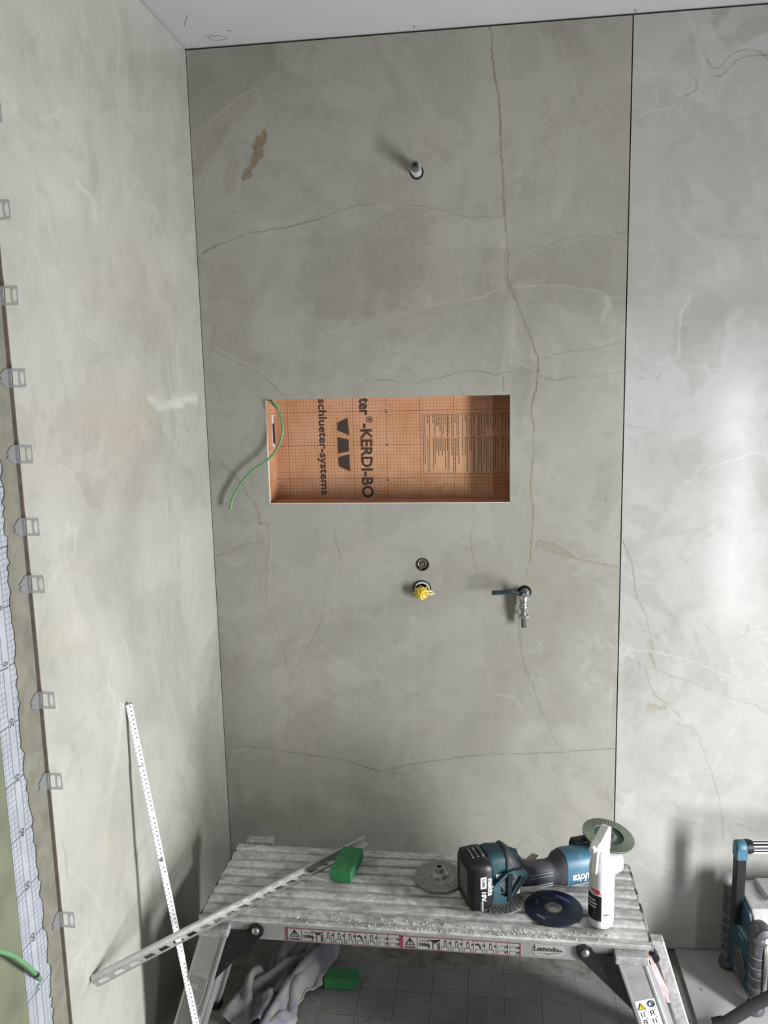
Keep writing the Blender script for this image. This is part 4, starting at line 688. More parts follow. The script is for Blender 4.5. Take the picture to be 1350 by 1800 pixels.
def panel(name, a0, a1, b0, b1, step, place, back, veins, patches, niche=None, holes=(), flip=False):
    ba = {a0, a1}|({1.65} if a1 > 1.7 else set()); bb = {b0, b1}
    if niche: ba |= {niche[0], niche[1]}; bb |= {niche[2], niche[3]}
    sq = []
    for cx, cz, r in holes:
        s = r*1.35; q = (cx-s, cx+s, cz-s, cz+s); sq.append(q); ba |= {q[0], q[1]}; bb |= {q[2], q[3]}
    A = ticks(sorted(ba), step, 1.645); Bz = ticks(sorted(bb), step); na, nb = len(A), len(Bz)
    GA, GB = np.meshgrid(A, Bz); a = GA.ravel(); b = GB.ravel()
    ca = (A[:-1]+A[1:])/2; cb = (Bz[:-1]+Bz[1:])/2; CA, CB = np.meshgrid(ca, cb)
    keep = np.ones(CA.shape, bool)
    cuts = ([niche] if niche else [])+sq
    for q in cuts: keep &= ~((CA > q[0]) & (CA < q[1]) & (CB > q[2]) & (CB < q[3]))
    jj, ii = np.nonzero(keep); v0 = jj*na+ii
    F = np.stack([v0, v0+1, v0+1+na, v0+na], 1)
    extra = []; ring_faces = []; nv = len(a)
    dep = [0.0]*0
    for (cx, cz, r), q in zip(holes, sq):
        i0, i1 = np.searchsorted(A, q[0]-1e-9), np.searchsorted(A, q[1]-1e-9)
        j0, j1 = np.searchsorted(Bz, q[2]-1e-9), np.searchsorted(Bz, q[3]-1e-9)
        per = [(i, j0) for i in range(i0, i1)]+[(i1, j) for j in range(j0, j1)]+[(i, j1) for i in range(i1, i0, -1)]+[(i0, j) for j in range(j1, j0, -1)]
        ids = [j*na+i for i, j in per]; n = len(ids); base = nv+len(extra)
        for k in ids:
            th = math.atan2(b[k]-cz, a[k]-cx); extra.append((cx+r*math.cos(th), cz+r*math.sin(th), 0.0))
        for k in ids:
            th = math.atan2(b[k]-cz, a[k]-cx); extra.append((cx+r*math.cos(th), cz+r*math.sin(th), back))
        for k in range(n):
            m = (k+1) % n
            ring_faces.append((ids[k], ids[m], base+m, base+k)); ring_faces.append((base+k, base+m, base+n+m, base+n+k))
    def rim(p):
        n = len(p); base = nv+len(extra)
        for x, z in p: extra.append((x, z, 0.0))
        for x, z in p: extra.append((x, z, back))
        for k in range(n):
            m = (k+1) % n; ring_faces.append((base+k, base+m, base+n+m, base+n+k))
    rim([(a0, b0), (a1, b0), (a1, b1), (a0, b1)])
    if niche: rim([(niche[0], niche[2]), (niche[1], niche[2]), (niche[1], niche[3]), (niche[0], niche[3])])
    E = np.array(extra).reshape(-1, 3)
    aa = np.concatenate([a, E[:, 0]]); bb2 = np.concatenate([b, E[:, 1]]); dd = np.concatenate([np.zeros(nv), E[:, 2]])
    co = place(aa, bb2, dd)
    faces = np.concatenate([F, np.array(ring_faces)])
    if flip: faces = faces[:, ::-1]
    me = D.meshes.new(name); me.vertices.add(len(co)); me.vertices.foreach_set('co', co.astype(np.float32).ravel())
    nf = len(faces); me.loops.add(nf*4); me.loops.foreach_set('vertex_index', faces.astype(np.int32).ravel())
    me.polygons.add(nf); me.polygons.foreach_set('loop_start', np.arange(0, nf*4, 4, dtype=np.int32))
    me.update(calc_edges=True); me.validate()
    me.polygons.foreach_set('use_smooth', np.zeros(nf, bool))
    C, Al = marks(aa, bb2, veins, patches)
    at = me.attributes.new('mark', 'FLOAT_COLOR', 'POINT')
    at.data.foreach_set('color', np.concatenate([C, Al[:, None]], 1).astype(np.float32).ravel())
    return me
onback = lambda a, b, d: np.stack([a, d, b], 1)
onleft = lambda a, b, d: np.stack([-d, -a, b], 1)

# back wall: levelled substrate, two large porcelain panels, recessed niche box
bm = new()
for x0, x1, z0, z1 in ((-0.12, NX0-0.006, 0, H), (NX1+0.006, W, 0, H), (NX0-0.006, NX1+0.006, 0, NZ0-0.006), (NX0-0.006, NX1+0.006, NZ1+0.006, H)):
    box(bm, x0, x1, 0.030, 0.15, z0, z1)
wall_back = tag(finish('wall_back', bm, RUBBER), kind='structure')
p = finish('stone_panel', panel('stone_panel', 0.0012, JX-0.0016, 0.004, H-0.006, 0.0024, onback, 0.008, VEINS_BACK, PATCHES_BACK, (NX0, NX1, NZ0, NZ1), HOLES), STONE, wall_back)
p = finish('stone_panel', panel('stone_panel', JX+0.0016, 2.38, 0.004, H-0.006, 0.0026, onback, 0.008, VEINS_RIGHT, PATCHES_RIGHT), LIT_STONE, wall_back)
bm = new()                                             # niche box: open to the front, 12 mm board
q = 0.10; k = 0.006
box(bm, NX0-k, NX0, 0.0085, q+0.012, NZ0-k, NZ1+k); box(bm, NX1, NX1+k, 0.0085, q+0.012, NZ0-k, NZ1+k)
box(bm, NX0, NX1, 0.0085, q+0.012, NZ0-k, NZ0); box(bm, NX0, NX1, 0.0085, q+0.012, NZ1, NZ1+k); box(bm, NX0, NX1, q, q+0.012, NZ0, NZ1)
niche = tag(finish('niche_box', bm, PRINT, wall_back), 'orange printed waterproof board lining the recess')
# print on the back of the niche
DOWN = R(-90, 'Z')                                     # text that reads downwards
def at_back(x, z, y=q-0.0006): return T((x, y, z)) @ FRONT
bm = new()
text(bm, 'schlueter-systems', 0.034, at_back(0.325, 1.5250) @ DOWN, bold=0.0006, th=0.0006, fit=0.288)
text(bm, 'ter', 0.0465, at_back(0.4530, 1.6440) @ DOWN, bold=0.0012, th=0.0006, fit=0.052)
text(bm, '\u00ae', 0.026, at_back(0.4660, 1.6055) @ DOWN, bold=0.0, th=0.0006)
text(bm, '-KERDI-BO', 0.0465, at_back(0.4555, 1.4825) @ DOWN, bold=0.0012, th=0.0006, fit=0.2230)
for z, p in ((1.586, ((-0.016, -0.011), (-0.016, 0.011), (0.016, 0.026), (0.019, -0.026))),
             (1.530, ((-0.016, -0.025), (-0.016, 0.025), (0.017, 0.017), (0.017, -0.018))),
             (1.477, ((-0.015, -0.010), (-0.016, 0.017), (0.018, 0.026), (0.019, -0.026)))):
    prism(bm, p, -0.0003, 0.0003, at_back(0.386, z))
finish('printed_lettering', bm, INKB, niche)
bm = new()
for z, s in ((1.631, '10'), (1.530, '0'), (1.428, '10')):
    box(bm, 0.508, 0.528, q-0.0005, q-0.0001, z-0.010, z+0.010)
box(bm, 0.625, 0.879, q-0.0005, q-0.0001, 1.441, 1.620)
finish('print_field', bm, plain('print_field_orange', (0.46, 0.25, 0.140)), niche)
bm = new()
for z, s in ((1.631, '10'), (1.530, '0'), (1.428, '10')):
    text(bm, s, 0.013, at_back(0.518, z, q-0.0009) @ DOWN, bold=0.0003, th=0.0004)
rg = random.Random(8)
x = 0.632
while x < 0.876:                                       # columns of fine print turned on its side
    for z1, z0 in ((1.615, 1.552), (1.546, 1.445)):
        L = (z1-z0)*rg.choice((1, 1, .9, .75, .5, .35))
        z = z1
        while z > z1-L:
            d = rg.uniform(0.003, 0.012); e = max(z-d, z1-L)
            box(bm, x, x+0.0016, q-0.0010, q-0.0006, e, z); z = e-0.0014
    x += rg.choice((0.0052, 0.0052, 0.0052, 0.008, 0.011))
for z in (1.617, 1.549, 1.443): box(bm, 0.627, 0.879, q-0.0010, q-0.0006, z-0.0005, z+0.0005)
for x in (0.6275, 0.700, 0.775): box(bm, x, x+0.0008, q-0.0010, q-0.0006, 1.443, 1.617)
text(bm, 'CE', 0.012, at_back(0.842, 1.535, q-0.0009) @ DOWN, th=0.0004)
finish('fine_print', bm, INKB, niche)
bm = new(); box(bm, NX0+0.0001, NX0+0.0007, 0.062, 0.090, 1.530, 1.625)
st = finish('barcode_sticker', bm, plain('faded_sticker', (0.56, 0.50, 0.50)), niche)
bm = new()
for i in range(14):
    y = 0.066+0.0016*i; box(bm, NX0+0.0007, NX0+0.0011, y, y+rg.choice((0.0005, 0.0009)), 1.540, 1.600)
box(bm, NX0+0.0007, NX0+0.0011, 0.083, 0.0895, 1.532, 1.622)
finish('sticker_print', bm, INKK, niche)
for b_ in (0,):
    bm = new()                                         # pale cut edge of the panels around the opening
    e = 0.0013
    box(bm, NX0, NX0+e, 0.0, 0.0084, NZ0, NZ1); box(bm, NX0, NX1, 0.0, 0.0084, NZ0, NZ0+e)
    finish('edge_strip', bm, plain('pale_edge', (0.62, 0.59, 0.56)), wall_back)

# left wall: one porcelain panel, mortar bed, sealing tape, painted board
bm = new(); box(bm, -0.12, -0.0105, DEPTH, 0.03, 0, H)
wall_left = tag(finish('wall_left', bm, OLIVE), kind='structure')
finish('stone_panel', panel('stone_panel', 0.0012, 0.965, 0.004, H-0.006, 0.0040, onleft, 0.0095, VEINS_LEFT, PATCHES_LEFT), LIT_CREAM, wall_left)
bm = new(); box(bm, -0.0090, -0.0004, -0.9662, -0.9650, 0.004, H-0.006)
finish('panel_edge', bm, SLABE, wall_left)
bm = new(); rg = random.Random(5); prev = None
z = 0.0; pts = []
while z < H:
    pts.append((-(1.020+0.008*math.sin(z*7)+rg.uniform(-0.006, 0.006)), z)); z += rg.uniform(0.006, 0.016)
poly = [(-0.9664, 0.0)]+[(-0.9664, H-0.01)]+[(y, zz) for y, zz in reversed(pts)]
cu = holed(poly, [], 0.002); addmesh(bm, cu, T((-0.0086, 0, 0)) @ LEFTW)
finish('mortar_bed', bm, MORTAR, wall_left)
bm = new(); box(bm, -0.0104, -0.0098, -1.0850, -0.9664, 0, H)
tape = finish('sealing_tape', bm, TAPE, wall_left)
bm = new()
for k in range(-4, 9):
    n = abs(10*(k+1))
    if k <= -1: n = 10*(-k-1) if k < -1 else 0
    text(bm, str(n), 0.0165, T((-0.0096, -1.0502, 1.2415-0.1037*k)) @ LEFTW @ R(90, 'Z'), bold=0.0003, th=0.0004)
finish('tape_numbers', bm, plain('tape_ink', (0.05, 0.055, 0.075)), tape)

# ceiling, floor, right wall with window, front stub wall
bm = new(); box(bm, -0.12, W+0.1, DEPTH, 0.15, H, H+0.08)
ceiling = tag(finish('ceiling', bm, PAINTW), kind='structure')
bm = new()
def on_ceiling(x, y): return Matrix(((1, 0, 0, x), (0, 1, 0, y), (0, 0, 1, H-0.0006), (0, 0, 0, 1)))
ring = [(0.024*math.cos(a)*(1+0.15*math.sin(2*a)), 0.014*math.sin(a)) for a in np.linspace(0, 2*PI, 40, endpoint=False)]
addmesh(bm, holed(ring, [[(x*0.955, y*0.93) for x, y in ring]], 0.0006), on_ceiling(0.108, -0.048))
for x, y, l, w, a in ((0.152, -0.085, 0.010, 0.003, 10), (0.095, -0.070, 0.014, 0.0012, 18), (0.080, -0.062, 0.004, 0.003, 10), (0.062, -0.16, 0.07, 0.0007, -62), (0.023, -0.018, 0.003, 0.003, 0), (0.63, -0.02, 0.002, 0.016, 0), (1.19, -0.012, 0.002, 0.018, -20)):
    box(bm, -l/2, l/2, -w/2, w/2, -0.0003, 0.0003, on_ceiling(x, y) @ R(a, 'Z'))
finish('pencil_marks', bm, INKG, ceiling)
bm = new(); box(bm, -0.12, W+0.1, DEPTH, 0.15, -0.08, 0.0)
floor = tag(finish('floor', bm, FLOORM), kind='structure')
bm = new(); y0, y1, z0, z1 = -1.49, -1.03, 0.12, 1.34
box(bm, W, W+0.1, DEPTH, -3.30, 0, H); box(bm, W, W+0.1, -3.12, y0, 0, H); box(bm, W, W+0.1, -3.30, -3.12, 1.70, H); box(bm, W, W+0.1, -3.30, -3.12, 0, 0.02); box(bm, W, W+0.1, y1, 0.03, 0, H); box(bm, W, W+0.1, y0, y1, 0, z0); box(bm, W, W+0.1, y0, y1, z1, H)
tag(finish('wall_right', bm, PLASTER), kind='structure')
bm = new(); f = 0.05
box(bm, W+0.02, W+0.07, y0, y0+f, z0, z1); box(bm, W+0.02, W+0.07, y1-f, y1, z0, z1); box(bm, W+0.02, W+0.07, y0+f, y1-f, z0, z0+f); box(bm, W+0.02, W+0.07, y0+f, y1-f, z1-f, z1)
w1 = tag(finish('window_1', bm, TRIG), kind='structure')
bm = new(); box(bm, W+0.04, W+0.05, y0+f, y1-f, z0+f, z1-f); finish('pane', bm, GLASS, w1)
y2, y3 = -3.30, -3.12
bm = new(); box(bm, W+0.02, W+0.07, y2, y2+0.02, 0.02, 1.70); box(bm, W+0.02, W+0.07, y3-0.02, y3, 0.02, 1.70); box(bm, W+0.02, W+0.07, y2+0.02, y3-0.02, 0.02, 0.05); box(bm, W+0.02, W+0.07, y2+0.02, y3-0.02, 1.67, 1.70)
w2 = tag(finish('added_slit_window', bm, TRIG), kind='structure')  # unseen slit window, added to frame the streak lamp
bm = new(); box(bm, W+0.04, W+0.05, y2+0.02, y3-0.02, 0.05, 1.67); finish('pane', bm, GLASS, w2)

# ------------------------------------------------------------------ folding work platform
DX0, DX1, DY0, DY1, DZ = 0.151, 1.166, -0.662, -0.356, 0.500
plat = root('work_platform', 'long dusty aluminium folding work platform with ribbed deck standing before the wall', 'work platform', (0.66, -0.51, 0))
bm = new(); box(bm, DX0, DX1, DY0+0.008, DY1, DZ-0.020, DZ-0.0050)
finish('deck', bm, DECK, plat, world=True)
n = 8; pitch = (DY1-(DY0+0.012))/n
for i in range(n):
    y1 = DY1-i*pitch; y0 = y1-pitch+0.0058; r = 0.0022
    bm = new()
    sec = [(y0, DZ-0.007), (y0+0.0015, DZ-r), (y0+0.004, DZ-0.0004), (y0+0.010, DZ), (y1-0.010, DZ), (y1-0.004, DZ-0.0004), (y1-0.0015, DZ-r), (y1, DZ-0.007)]
    xs = np.linspace(DX0+0.002, DX1-0.002, 40); rg = random.Random(i)
    loft(bm, [[(x, y+rg.uniform(-.0006, .0006), z+rg.uniform(-.0005, .0003)) for y, z in sec] for x in xs])
    finish('deck_rib', bm, DECK, plat, smooth=True, world=True)
bm = new()
sec = [(DY0+0.013, DZ-0.008), (DY0+0.013, DZ-0.003), (DY0+0.004, DZ-0.003), (DY0, DZ-0.006), (DY0, DZ-0.0125), (DY0+0.006, DZ-0.0125)]
loft(bm, [[(x, y, z) for y, z in sec] for x in (DX0, DX1)])
finish('front_lip', bm, DECK, plat, world=True)
for y0 in (DY0+0.002, DY1-0.026):
    bm = new(); box(bm, DX0+0.004, DX1-0.004, y0, y0+0.024, 0.4500, DZ-0.0125)
    finish('side_rail', bm, ALU, plat, world=True, bevel=0.0015)
for x0, x1 in ((DX0-0.004, DX0+0.002), (DX1-0.002, DX1+0.005)):
    bm = new(); box(bm, x0, x1, DY0+0.002, DY1-0.002, 0.452, DZ-0.004)
    ec = finish('end_cap', bm, mat('dusty_black_cap', (0.03, 0.03, 0.035), 0.6, dust=0.6), plat, world=True, bevel=0.0015)
FY = DY0+0.0018                                        # face of the front rail
def at_rail(x, z, d=0.0): return T((x, FY-d, z)) @ FRONT
def warning_sticker(x0, x1, lo, hi):
    bm = new(); box(bm, x0, x1, FY-0.0006, FY-0.0001, lo, hi)
    s = finish('warning_sticker', bm, STICK, plat, world=True)
    w = x1-x0; h = hi-lo; zc = (lo+hi)/2
    bm = new()
    for a, b, c, d in ((x0, x0+0.004, lo, hi), (x1-0.003, x1, lo, hi), (x0, x1, hi-0.0016, hi), (x0, x1, lo, lo+0.0010)): box(bm, a, b, FY-0.0010, FY-0.0006, c, d)
    finish('red_border', bm, INKD, s)
    bm = new(); D_ = 0.0009
    M = at_rail(x0+0.020, zc+0.002, D_)
    tri = [(-0.0115, -0.0085), (0.0115, -0.0085), (0, 0.0105)]
    addmesh(bm, holed(tri, [[(x*0.70, y*0.70-0.0008) for x, y in tri]], 0.0004), M)
    prism(bm, [(-0.0012, -0.002), (0.0012, -0.002), (0.0017, 0.0045), (-0.0017, 0.0045)], -.0002, .0002, M)
    prism(bm, circ(0, -0.0044, 0.0013, n=10), -.0002, .0002, M)
    text(bm, 'WARNING', 0.0052, at_rail(x0+0.020, lo+0.0040, D_), bold=0.0001)
    [box(bm, x0+0.042+0.005*k, x0+0.0455+0.005*k, FY-0.0010, FY-0.0006, zc+0.0055, zc+0.0072) for k in range(4)]
    text(bm, '150kg', 0.0105, at_rail(x0+0.052, zc-0.0035, D_), bold=0.00035)
    c0 = x0+0.036
    for i in range(9):
        box(bm, c0, c0+0.0006, FY-0.0010, FY-0.0006, lo+0.001, hi-0.0015)
        if i >= 1:
            m = c0+0.0135; rg = random.Random(i)
            if i == 1:
                prism(bm, [(-0.013, 0.010), (0.010, 0.008), (0.013, 0.011), (0.002, 0.001), (-0.004, 0.004)], -.0002, .0002, at_rail(m, zc, D_))
                for k in (-0.004, 0.007, 0.010): box(bm, m+k, m+k+0.0016, FY-0.0010, FY-0.0006, lo+0.002, zc+0.003)
            else:
                box(bm, m-0.009, m+0.006, FY-0.0010, FY-0.0006, zc-0.006, zc-0.0052)
                for k in (-0.009, 0.0055): box(bm, m+k, m+k+0.0008, FY-0.0010, FY-0.0006, lo+0.002, zc-0.006)
                if i in (2, 3, 4, 6):
                    box(bm, m-0.003, m-0.0022, FY-0.0010, FY-0.0006, zc-0.005, zc+0.008); box(bm, m+0.002, m+0.0028, FY-0.0010, FY-0.0006, zc-0.005, zc+0.006)
                    prism(bm, circ(m-0.0004, zc+0.009, 0.0022, n=10), -.0002, .0002, at_rail(0, 0, D_))
                if i == 5: prism(bm, [(-0.010, 0.006), (-0.003, 0.009), (0.002, 0.004), (0.004, -0.004), (0.001, -0.004), (-0.001, 0.003), (-0.009, 0.004)], -.0002, .0002, at_rail(m, zc, D_))
                if i >= 7:
                    box(bm, m-0.007, m+0.004, FY-0.0010, FY-0.0006, zc+0.006, zc+0.0068); box(bm, m-0.009, m-0.0082, FY-0.0010, FY-0.0006, zc+0.001, zc+0.006); box(bm, m+0.005, m+0.0058, FY-0.0010, FY-0.0006, zc+0.001, zc+0.006)
                    text(bm, 'x', 0.010, at_rail(m+0.010, zc-0.007, D_), bold=0.0003)
                text(bm, 'x', 0.010, at_rail(m+0.010, zc+0.005, D_), bold=0.0003)
        c0 += (w-0.040)/9
    finish('pictograms', bm, INKK, s)
warning_sticker(0.357, 0.621, 0.4535, 0.4850)
warning_sticker(0.6225, 0.888, 0.4525, 0.4835)
bm = new(); prism(bm, [(-0.036, 0), (-0.030, 0.014), (0.030, 0.014), (0.036, 0), (0.030, -0.013), (-0.030, -0.013)], 0.0, 0.0005, at_rail(0.949, 0.4705))
s = finish('maker_sticker', bm, STICK, plat, world=True)
bm = new(); text(bm, 'Lemodo', 0.0165, at_rail(0.943, 0.4735, 0.0008), bold=0.0003, shear=0.1); text(bm, '.de', 0.008, at_rail(0.974, 0.4705, 0.0008))
addmesh(bm, holed([(-0.022, -0.006), (0, -0.0095), (0.024, -0.005), (0.024, -0.0042), (0, -0.0080)], [], 0.0004), at_rail(0.947, 0.4705, 0.0008))
finish('maker_lettering', bm, INKK, s)
SPL = math.tan(math.radians(18.3))
def leg_side(sgn, cx):
    """front and rear leg, plate between them, hinge brackets of one end; cx = leg centre at z = .47"""
    g = lambda z: cx+sgn*(0.470-z)*SPL
    for front in (1, 0):
        y0, y1 = (DY0-0.020, DY0+0.008) if front else (DY1-0.012, DY1+0.014)
        hw = 0.032
        bm = new()
        ring = lambda z: [(g(z)-hw, y0, z), (g(z)+hw, y0, z), (g(z)+hw, y1, z), (g(z)-hw, y1, z)]
        loft(bm, [ring(0.020), ring(0.470)])
        lg = finish('leg', bm, ALU, plat, world=True, bevel=0.003)
        bm = new()
        for s in (-1, 1):                               # raised edge beads along the leg
            loft(bm, [[(g(z)+s*(hw-0.005)-0.0022, y0-0.0016, z), (g(z)+s*(hw-0.005)+0.0022, y0-0.0016, z), (g(z)+s*(hw-0.005)+0.0022, y0+0.001, z), (g(z)+s*(hw-0.005)-0.0022, y0+0.001, z)] for z in (0.024, 0.466)])
        finish('edge_bead', bm, ALUB, lg)
        bm = new(); box(bm, g(0.47)-hw-0.003, g(0.47)+hw+0.003, y0-0.003, y1+0.001, 0.466, 0.486 if front else 0.4865)
        finish('leg_cap', bm, GALV, plat, world=True, bevel=0.002)
        bm = new(); box(bm, g(0.01)-hw-0.004, g(0.01)+hw+0.004, y0-0.004, y1+0.004, 0.0, 0.024)
        finish('rubber_foot', bm, RUBBER, plat, world=True, bevel=0.003)
        bx = (DY0-0.0035, DY0+0.0012) if front else (DY1-0.0006, DY1+0.004)
        rx = cx-sgn*0.096                               # rivet
        lobe = [(rx-sgn*0.0185*math.sin(math.radians(a)), 0.4745+0.0185*math.cos(math.radians(a))) for a in range(-15, 150, 15)]
        poly = [(cx-sgn*0.028, 0.4720), (rx+sgn*0.026, 0.4715), (rx+sgn*0.0185, 0.476), (rx+sgn*0.013, 0.486)]+lobe[1:]+[(cx+sgn*0.016, 0.335), (cx+sgn*0.020, 0.400)]
        bm = new(); me = holed(poly, [], bx[1]-bx[0]); addmesh(bm, me, T((0, sum(bx)/2, 0)) @ FRONT)
        br = finish('hinge_bracket', bm, BLACKP, plat, world=True)
        bm = new(); yy = bx[0] if front else bx[1]; d = -1 if front else 1
        M, L = axis_M((rx, yy, 0.4745), (rx, yy+d*0.01, 0.4745))
        lathe(bm, [(0.0092, 0), (0.0088, 0.003), (0.006, 0.0055), (0, 0.0065)], M, 20)
        finish('rivet', bm, STEEL, br, smooth=True)
    bm = new()                                          # plate joining front and rear leg
    a = sgn*0.026; t = 0.003
    loft(bm, [[(g(z)+a-t, DY0+0.010, z), (g(z)+a+t, DY0+0.010, z), (g(z)+a+t, DY1-0.014, z), (g(z)+a-t, DY1-0.014, z)] for z in (0.06, 0.40)])
    finish('end_plate', bm, GALV, plat, world=True)
    bm = new()
    loft(bm, [[(g(z)-sgn*0.034-t, DY0+0.007, z), (g(z)-sgn*0.034+t, DY0+0.007, z), (g(z)-sgn*0.034+t, DY0+0.105, z), (g(z)-sgn*0.034-t, DY0+0.105, z)] for z in (0.03, 0.395)])
    finish('inner_flange', bm, ALU, plat, world=True)
    return g
gl = leg_side(-1, 0.190); gr = leg_side(1, 1.122)
# outer frame bar and latch strip at the right end, leg stickers
bm = new(); g = lambda z: 1.183+(0.495-z)*0.30
loft(bm, [[(g(z)-0.014, DY0+0.014, z), (g(z)+0.014, DY0+0.014, z), (g(z)+0.014, DY0+0.040, z), (g(z)-0.014, DY0+0.040, z)] for z in (0.05, 0.500)])
finish('outer_bar', bm, GALV, plat, world=True, bevel=0.003)
bm = new(); loft(bm, [[(1.159+(0.478-z)*0.33+w0, DY0-0.012, z), (1.164+(0.478-z)*0.33+w1, DY0-0.012, z), (1.164+(0.478-z)*0.33+w1, DY0+0.004, z), (1.159+(0.478-z)*0.33+w0, DY0+0.004, z)] for z, w0, w1 in ((0.478, 0, 0), (0.440, 0, 0.006), (0.40, 0.004, 0.011), (0.375, 0.007, 0.008))])
finish('latch_strip', bm, PINK, plat, world=True)
bm = new(); cyl(bm, (1.172, DY0-0.004, 0.472), (1.172, DY0+0.012, 0.472), 0.011)
finish('end_plug', bm, BLACK, plat, world=True)
def leg_sticker(g, sgn, ztop, zbot, halfw, pictos):
    ang = math.degrees(math.atan(SPL))*sgn
    zc = (ztop+zbot)/2; M = T((g(zc), DY0-0.0203, zc)) @ FRONT @ R(ang, 'Z')
    bm = new(); h = (ztop-zbot)/2*1.05
    prism(bm, [(-halfw, -h), (halfw, -h), (halfw, h), (-halfw, h)], 0.0, 0.0004, M)
    s = finish('leg_sticker', bm, STICKW if pictos else STICK, plat, world=True)
    E = M @ T((0, 0, 0.0007)); bm = new()
    if pictos:
        ink = new(); prism(ink, [(-0.019, h-0.021), (-0.003, h-0.021), (-0.011, h-0.006)], -.0002, .0002, E); finish('yellow_triangle', ink, INKY, s)
        ink = new(); prism(ink, circ(0.011, h-0.012, 0.0082), -.0002, .0002, E); finish('blue_disc', ink, plain('dark_blue_ink', (0.02, 0.03, 0.075)), s)
        tri = [(-0.0195, h-0.0215), (-0.0025, h-0.0215), (-0.011, h-0.0052)]
        addmesh(bm, holed(tri, [[(-0.011+(x+0.011)*.72, h-0.016+(y-h+0.016)*.72) for x, y in tri]], 0.0005), E @ T((0, 0, 0.0002)))
        box(bm, -0.0117, -0.0103, h-0.018, h-0.011, 0, 0.0004, E)
        for i, y in enumerate((h-0.034, h-0.053, h-0.072, h-0.091)):
            if y < -h+0.008: break
            for x in (-0.012, 0.008):
                for k in (-0.004, 0.002): box(bm, x+k, x+k+0.0014, y-0.006, y+0.006, -.0002, .0002, E)
                if (i+(x > 0)) % 2: box(bm, x-0.004, x+0.0034, y-0.001, y+0.0004, -.0002, .0002, E); box(bm, x-0.004, x+0.0034, y+0.0045, y+0.006, -.0002, .0002, E)
                box(bm, x+0.006, x+0.0067, y+0.006, y+0.010, -.0002, .0002, E @ T((0, 0, 0)))
        ink = new(); addmesh(ink, holed(circ(0.011, h-0.012, 0.0046), [circ(0.0125, h-0.0105, 0.0032)], 0.0004), E @ T((0, 0, 0.0004))); finish('white_pictogram', ink, INKW, s)
    else:
        for blk in (0, 1):
            for i in range(7):
                x = -halfw+0.004+i*(2*halfw-0.006)/7; L = h*0.85
                if blk == 0 and 1 <= i <= 3: L *= 0.62
                y1 = h-0.008 if blk == 0 else -0.004
                y = y1
                while y > y1-L:
                    d = min(rg.uniform(0.004, 0.012), y-(y1-L)); box(bm, x, x+0.0018, y-d, y, -.0002, .0002, E); y -= d+0.0012
    finish('sticker_print', bm, INKK if pictos else INKG, s)
leg_sticker(gr, 1, 0.385, 0.255, 0.0215, True)
leg_sticker(gl, -1, 0.368, 0.290, 0.0215, False)

bm = new(); box(bm, 0.176, 0.243, DY1+0.002, DY1+0.026, 0.487, 0.507); box(bm, 0.173, 0.1755, DY1+0.000, DY1+0.028, 0.480, 0.509)
finish('rear_bracket', bm, GALV, plat, world=True, bevel=0.002)

# plaster crumbs on the platform and along its front edge
bm = new(); rg = random.Random(11)
for i in range(620):
    edge = i < 330
    x = rg.uniform(DX0+0.02, DX1-0.02); 
    if edge:
        x = min(max(rg.gauss(rg.choice((0.50, 0.62, 0.78, 0.86, 0.95)), 0.07), DX0+0.02), DX1-0.02)
        y = rg.choice((DY0+0.0035+rg.uniform(0, 0.008), DY0+0.012+rg.uniform(0, 0.016))); z = DZ-0.0025 if y < DY0+0.012 else DZ
    else:
        y = rg.uniform(DY0+0.02, DY1-0.01); z = DZ-0.0005
    s = rg.uniform(0.0006, 0.0022)*(1 if edge else 0.6)*(1.6 if rg.random() < 0.07 else 1)
    vs = [bm.verts.new((x+s*rg.uniform(.7, 1.3)*dx, y+s*rg.uniform(.7, 1.3)*dy, z+s*(0.55*dz+0.45))) for dx, dy, dz in ((1, 0, -.8), (-.5, .87, -.8), (-.5, -.87, -.8), (.5, .87, .4), (-1, 0, .4), (.5, -.87, .4), (0, 0, 1))]
    for f in ((0, 3, 1), (1, 4, 2), (2, 5, 0), (0, 5, 3), (1, 3, 4), (2, 4, 5), (3, 6, 4), (4, 6, 5), (5, 6, 3), (0, 1, 2)): bm.faces.new([vs[k] for k in f])
tag(finish('plaster_crumbs', bm, DUSTW), 'white plaster crumbs and dust scattered over the ribbed platform deck', 'plaster crumbs', kind='stuff')

# ------------------------------------------------------------------ aluminium edge trim lying across the platform to the left wall
A = Vector((0.0035, -0.8905, 0.5035)); Bp = Vector((0.490, -0.318, 0.5035)); L = (Bp-A).length
trim = root('edge_trim', 'perforated aluminium edge trim lying across the platform with one end against the left wall', 'edge trim', A, math.atan2(Bp.y-A.y, Bp.x-A.x))
bm = new(); cs = [(0.0, -0.0015), (0.0075, -0.0015), (0.0085, 0.001), (0.0085, 0.0075), (0.0065, 0.0098), (0.0022, 0.0098), (0, 0.0075)]
loft(bm, [[(x, y, z) for y, z in cs] for x in (0, L)])
finish('trim_bar', bm, ALUB, trim, smooth=True, angle=30)
bm = new(); holes = []; x = 0.010
while x < L-0.03:
    holes.append([(x, -0.0050), (x+0.018, -0.0050), (x+0.025, -0.0175), (x-0.004+0.006, -0.0175)]); x += 0.034
addmesh(bm, holed([(0, 0.001), (L-0.004, 0.001), (L-0.008, -0.0225), (0.004, -0.0225)], holes, 0.0011), T((0, 0, -0.0008)))
finish('perforated_flange', bm, ALUB, trim)

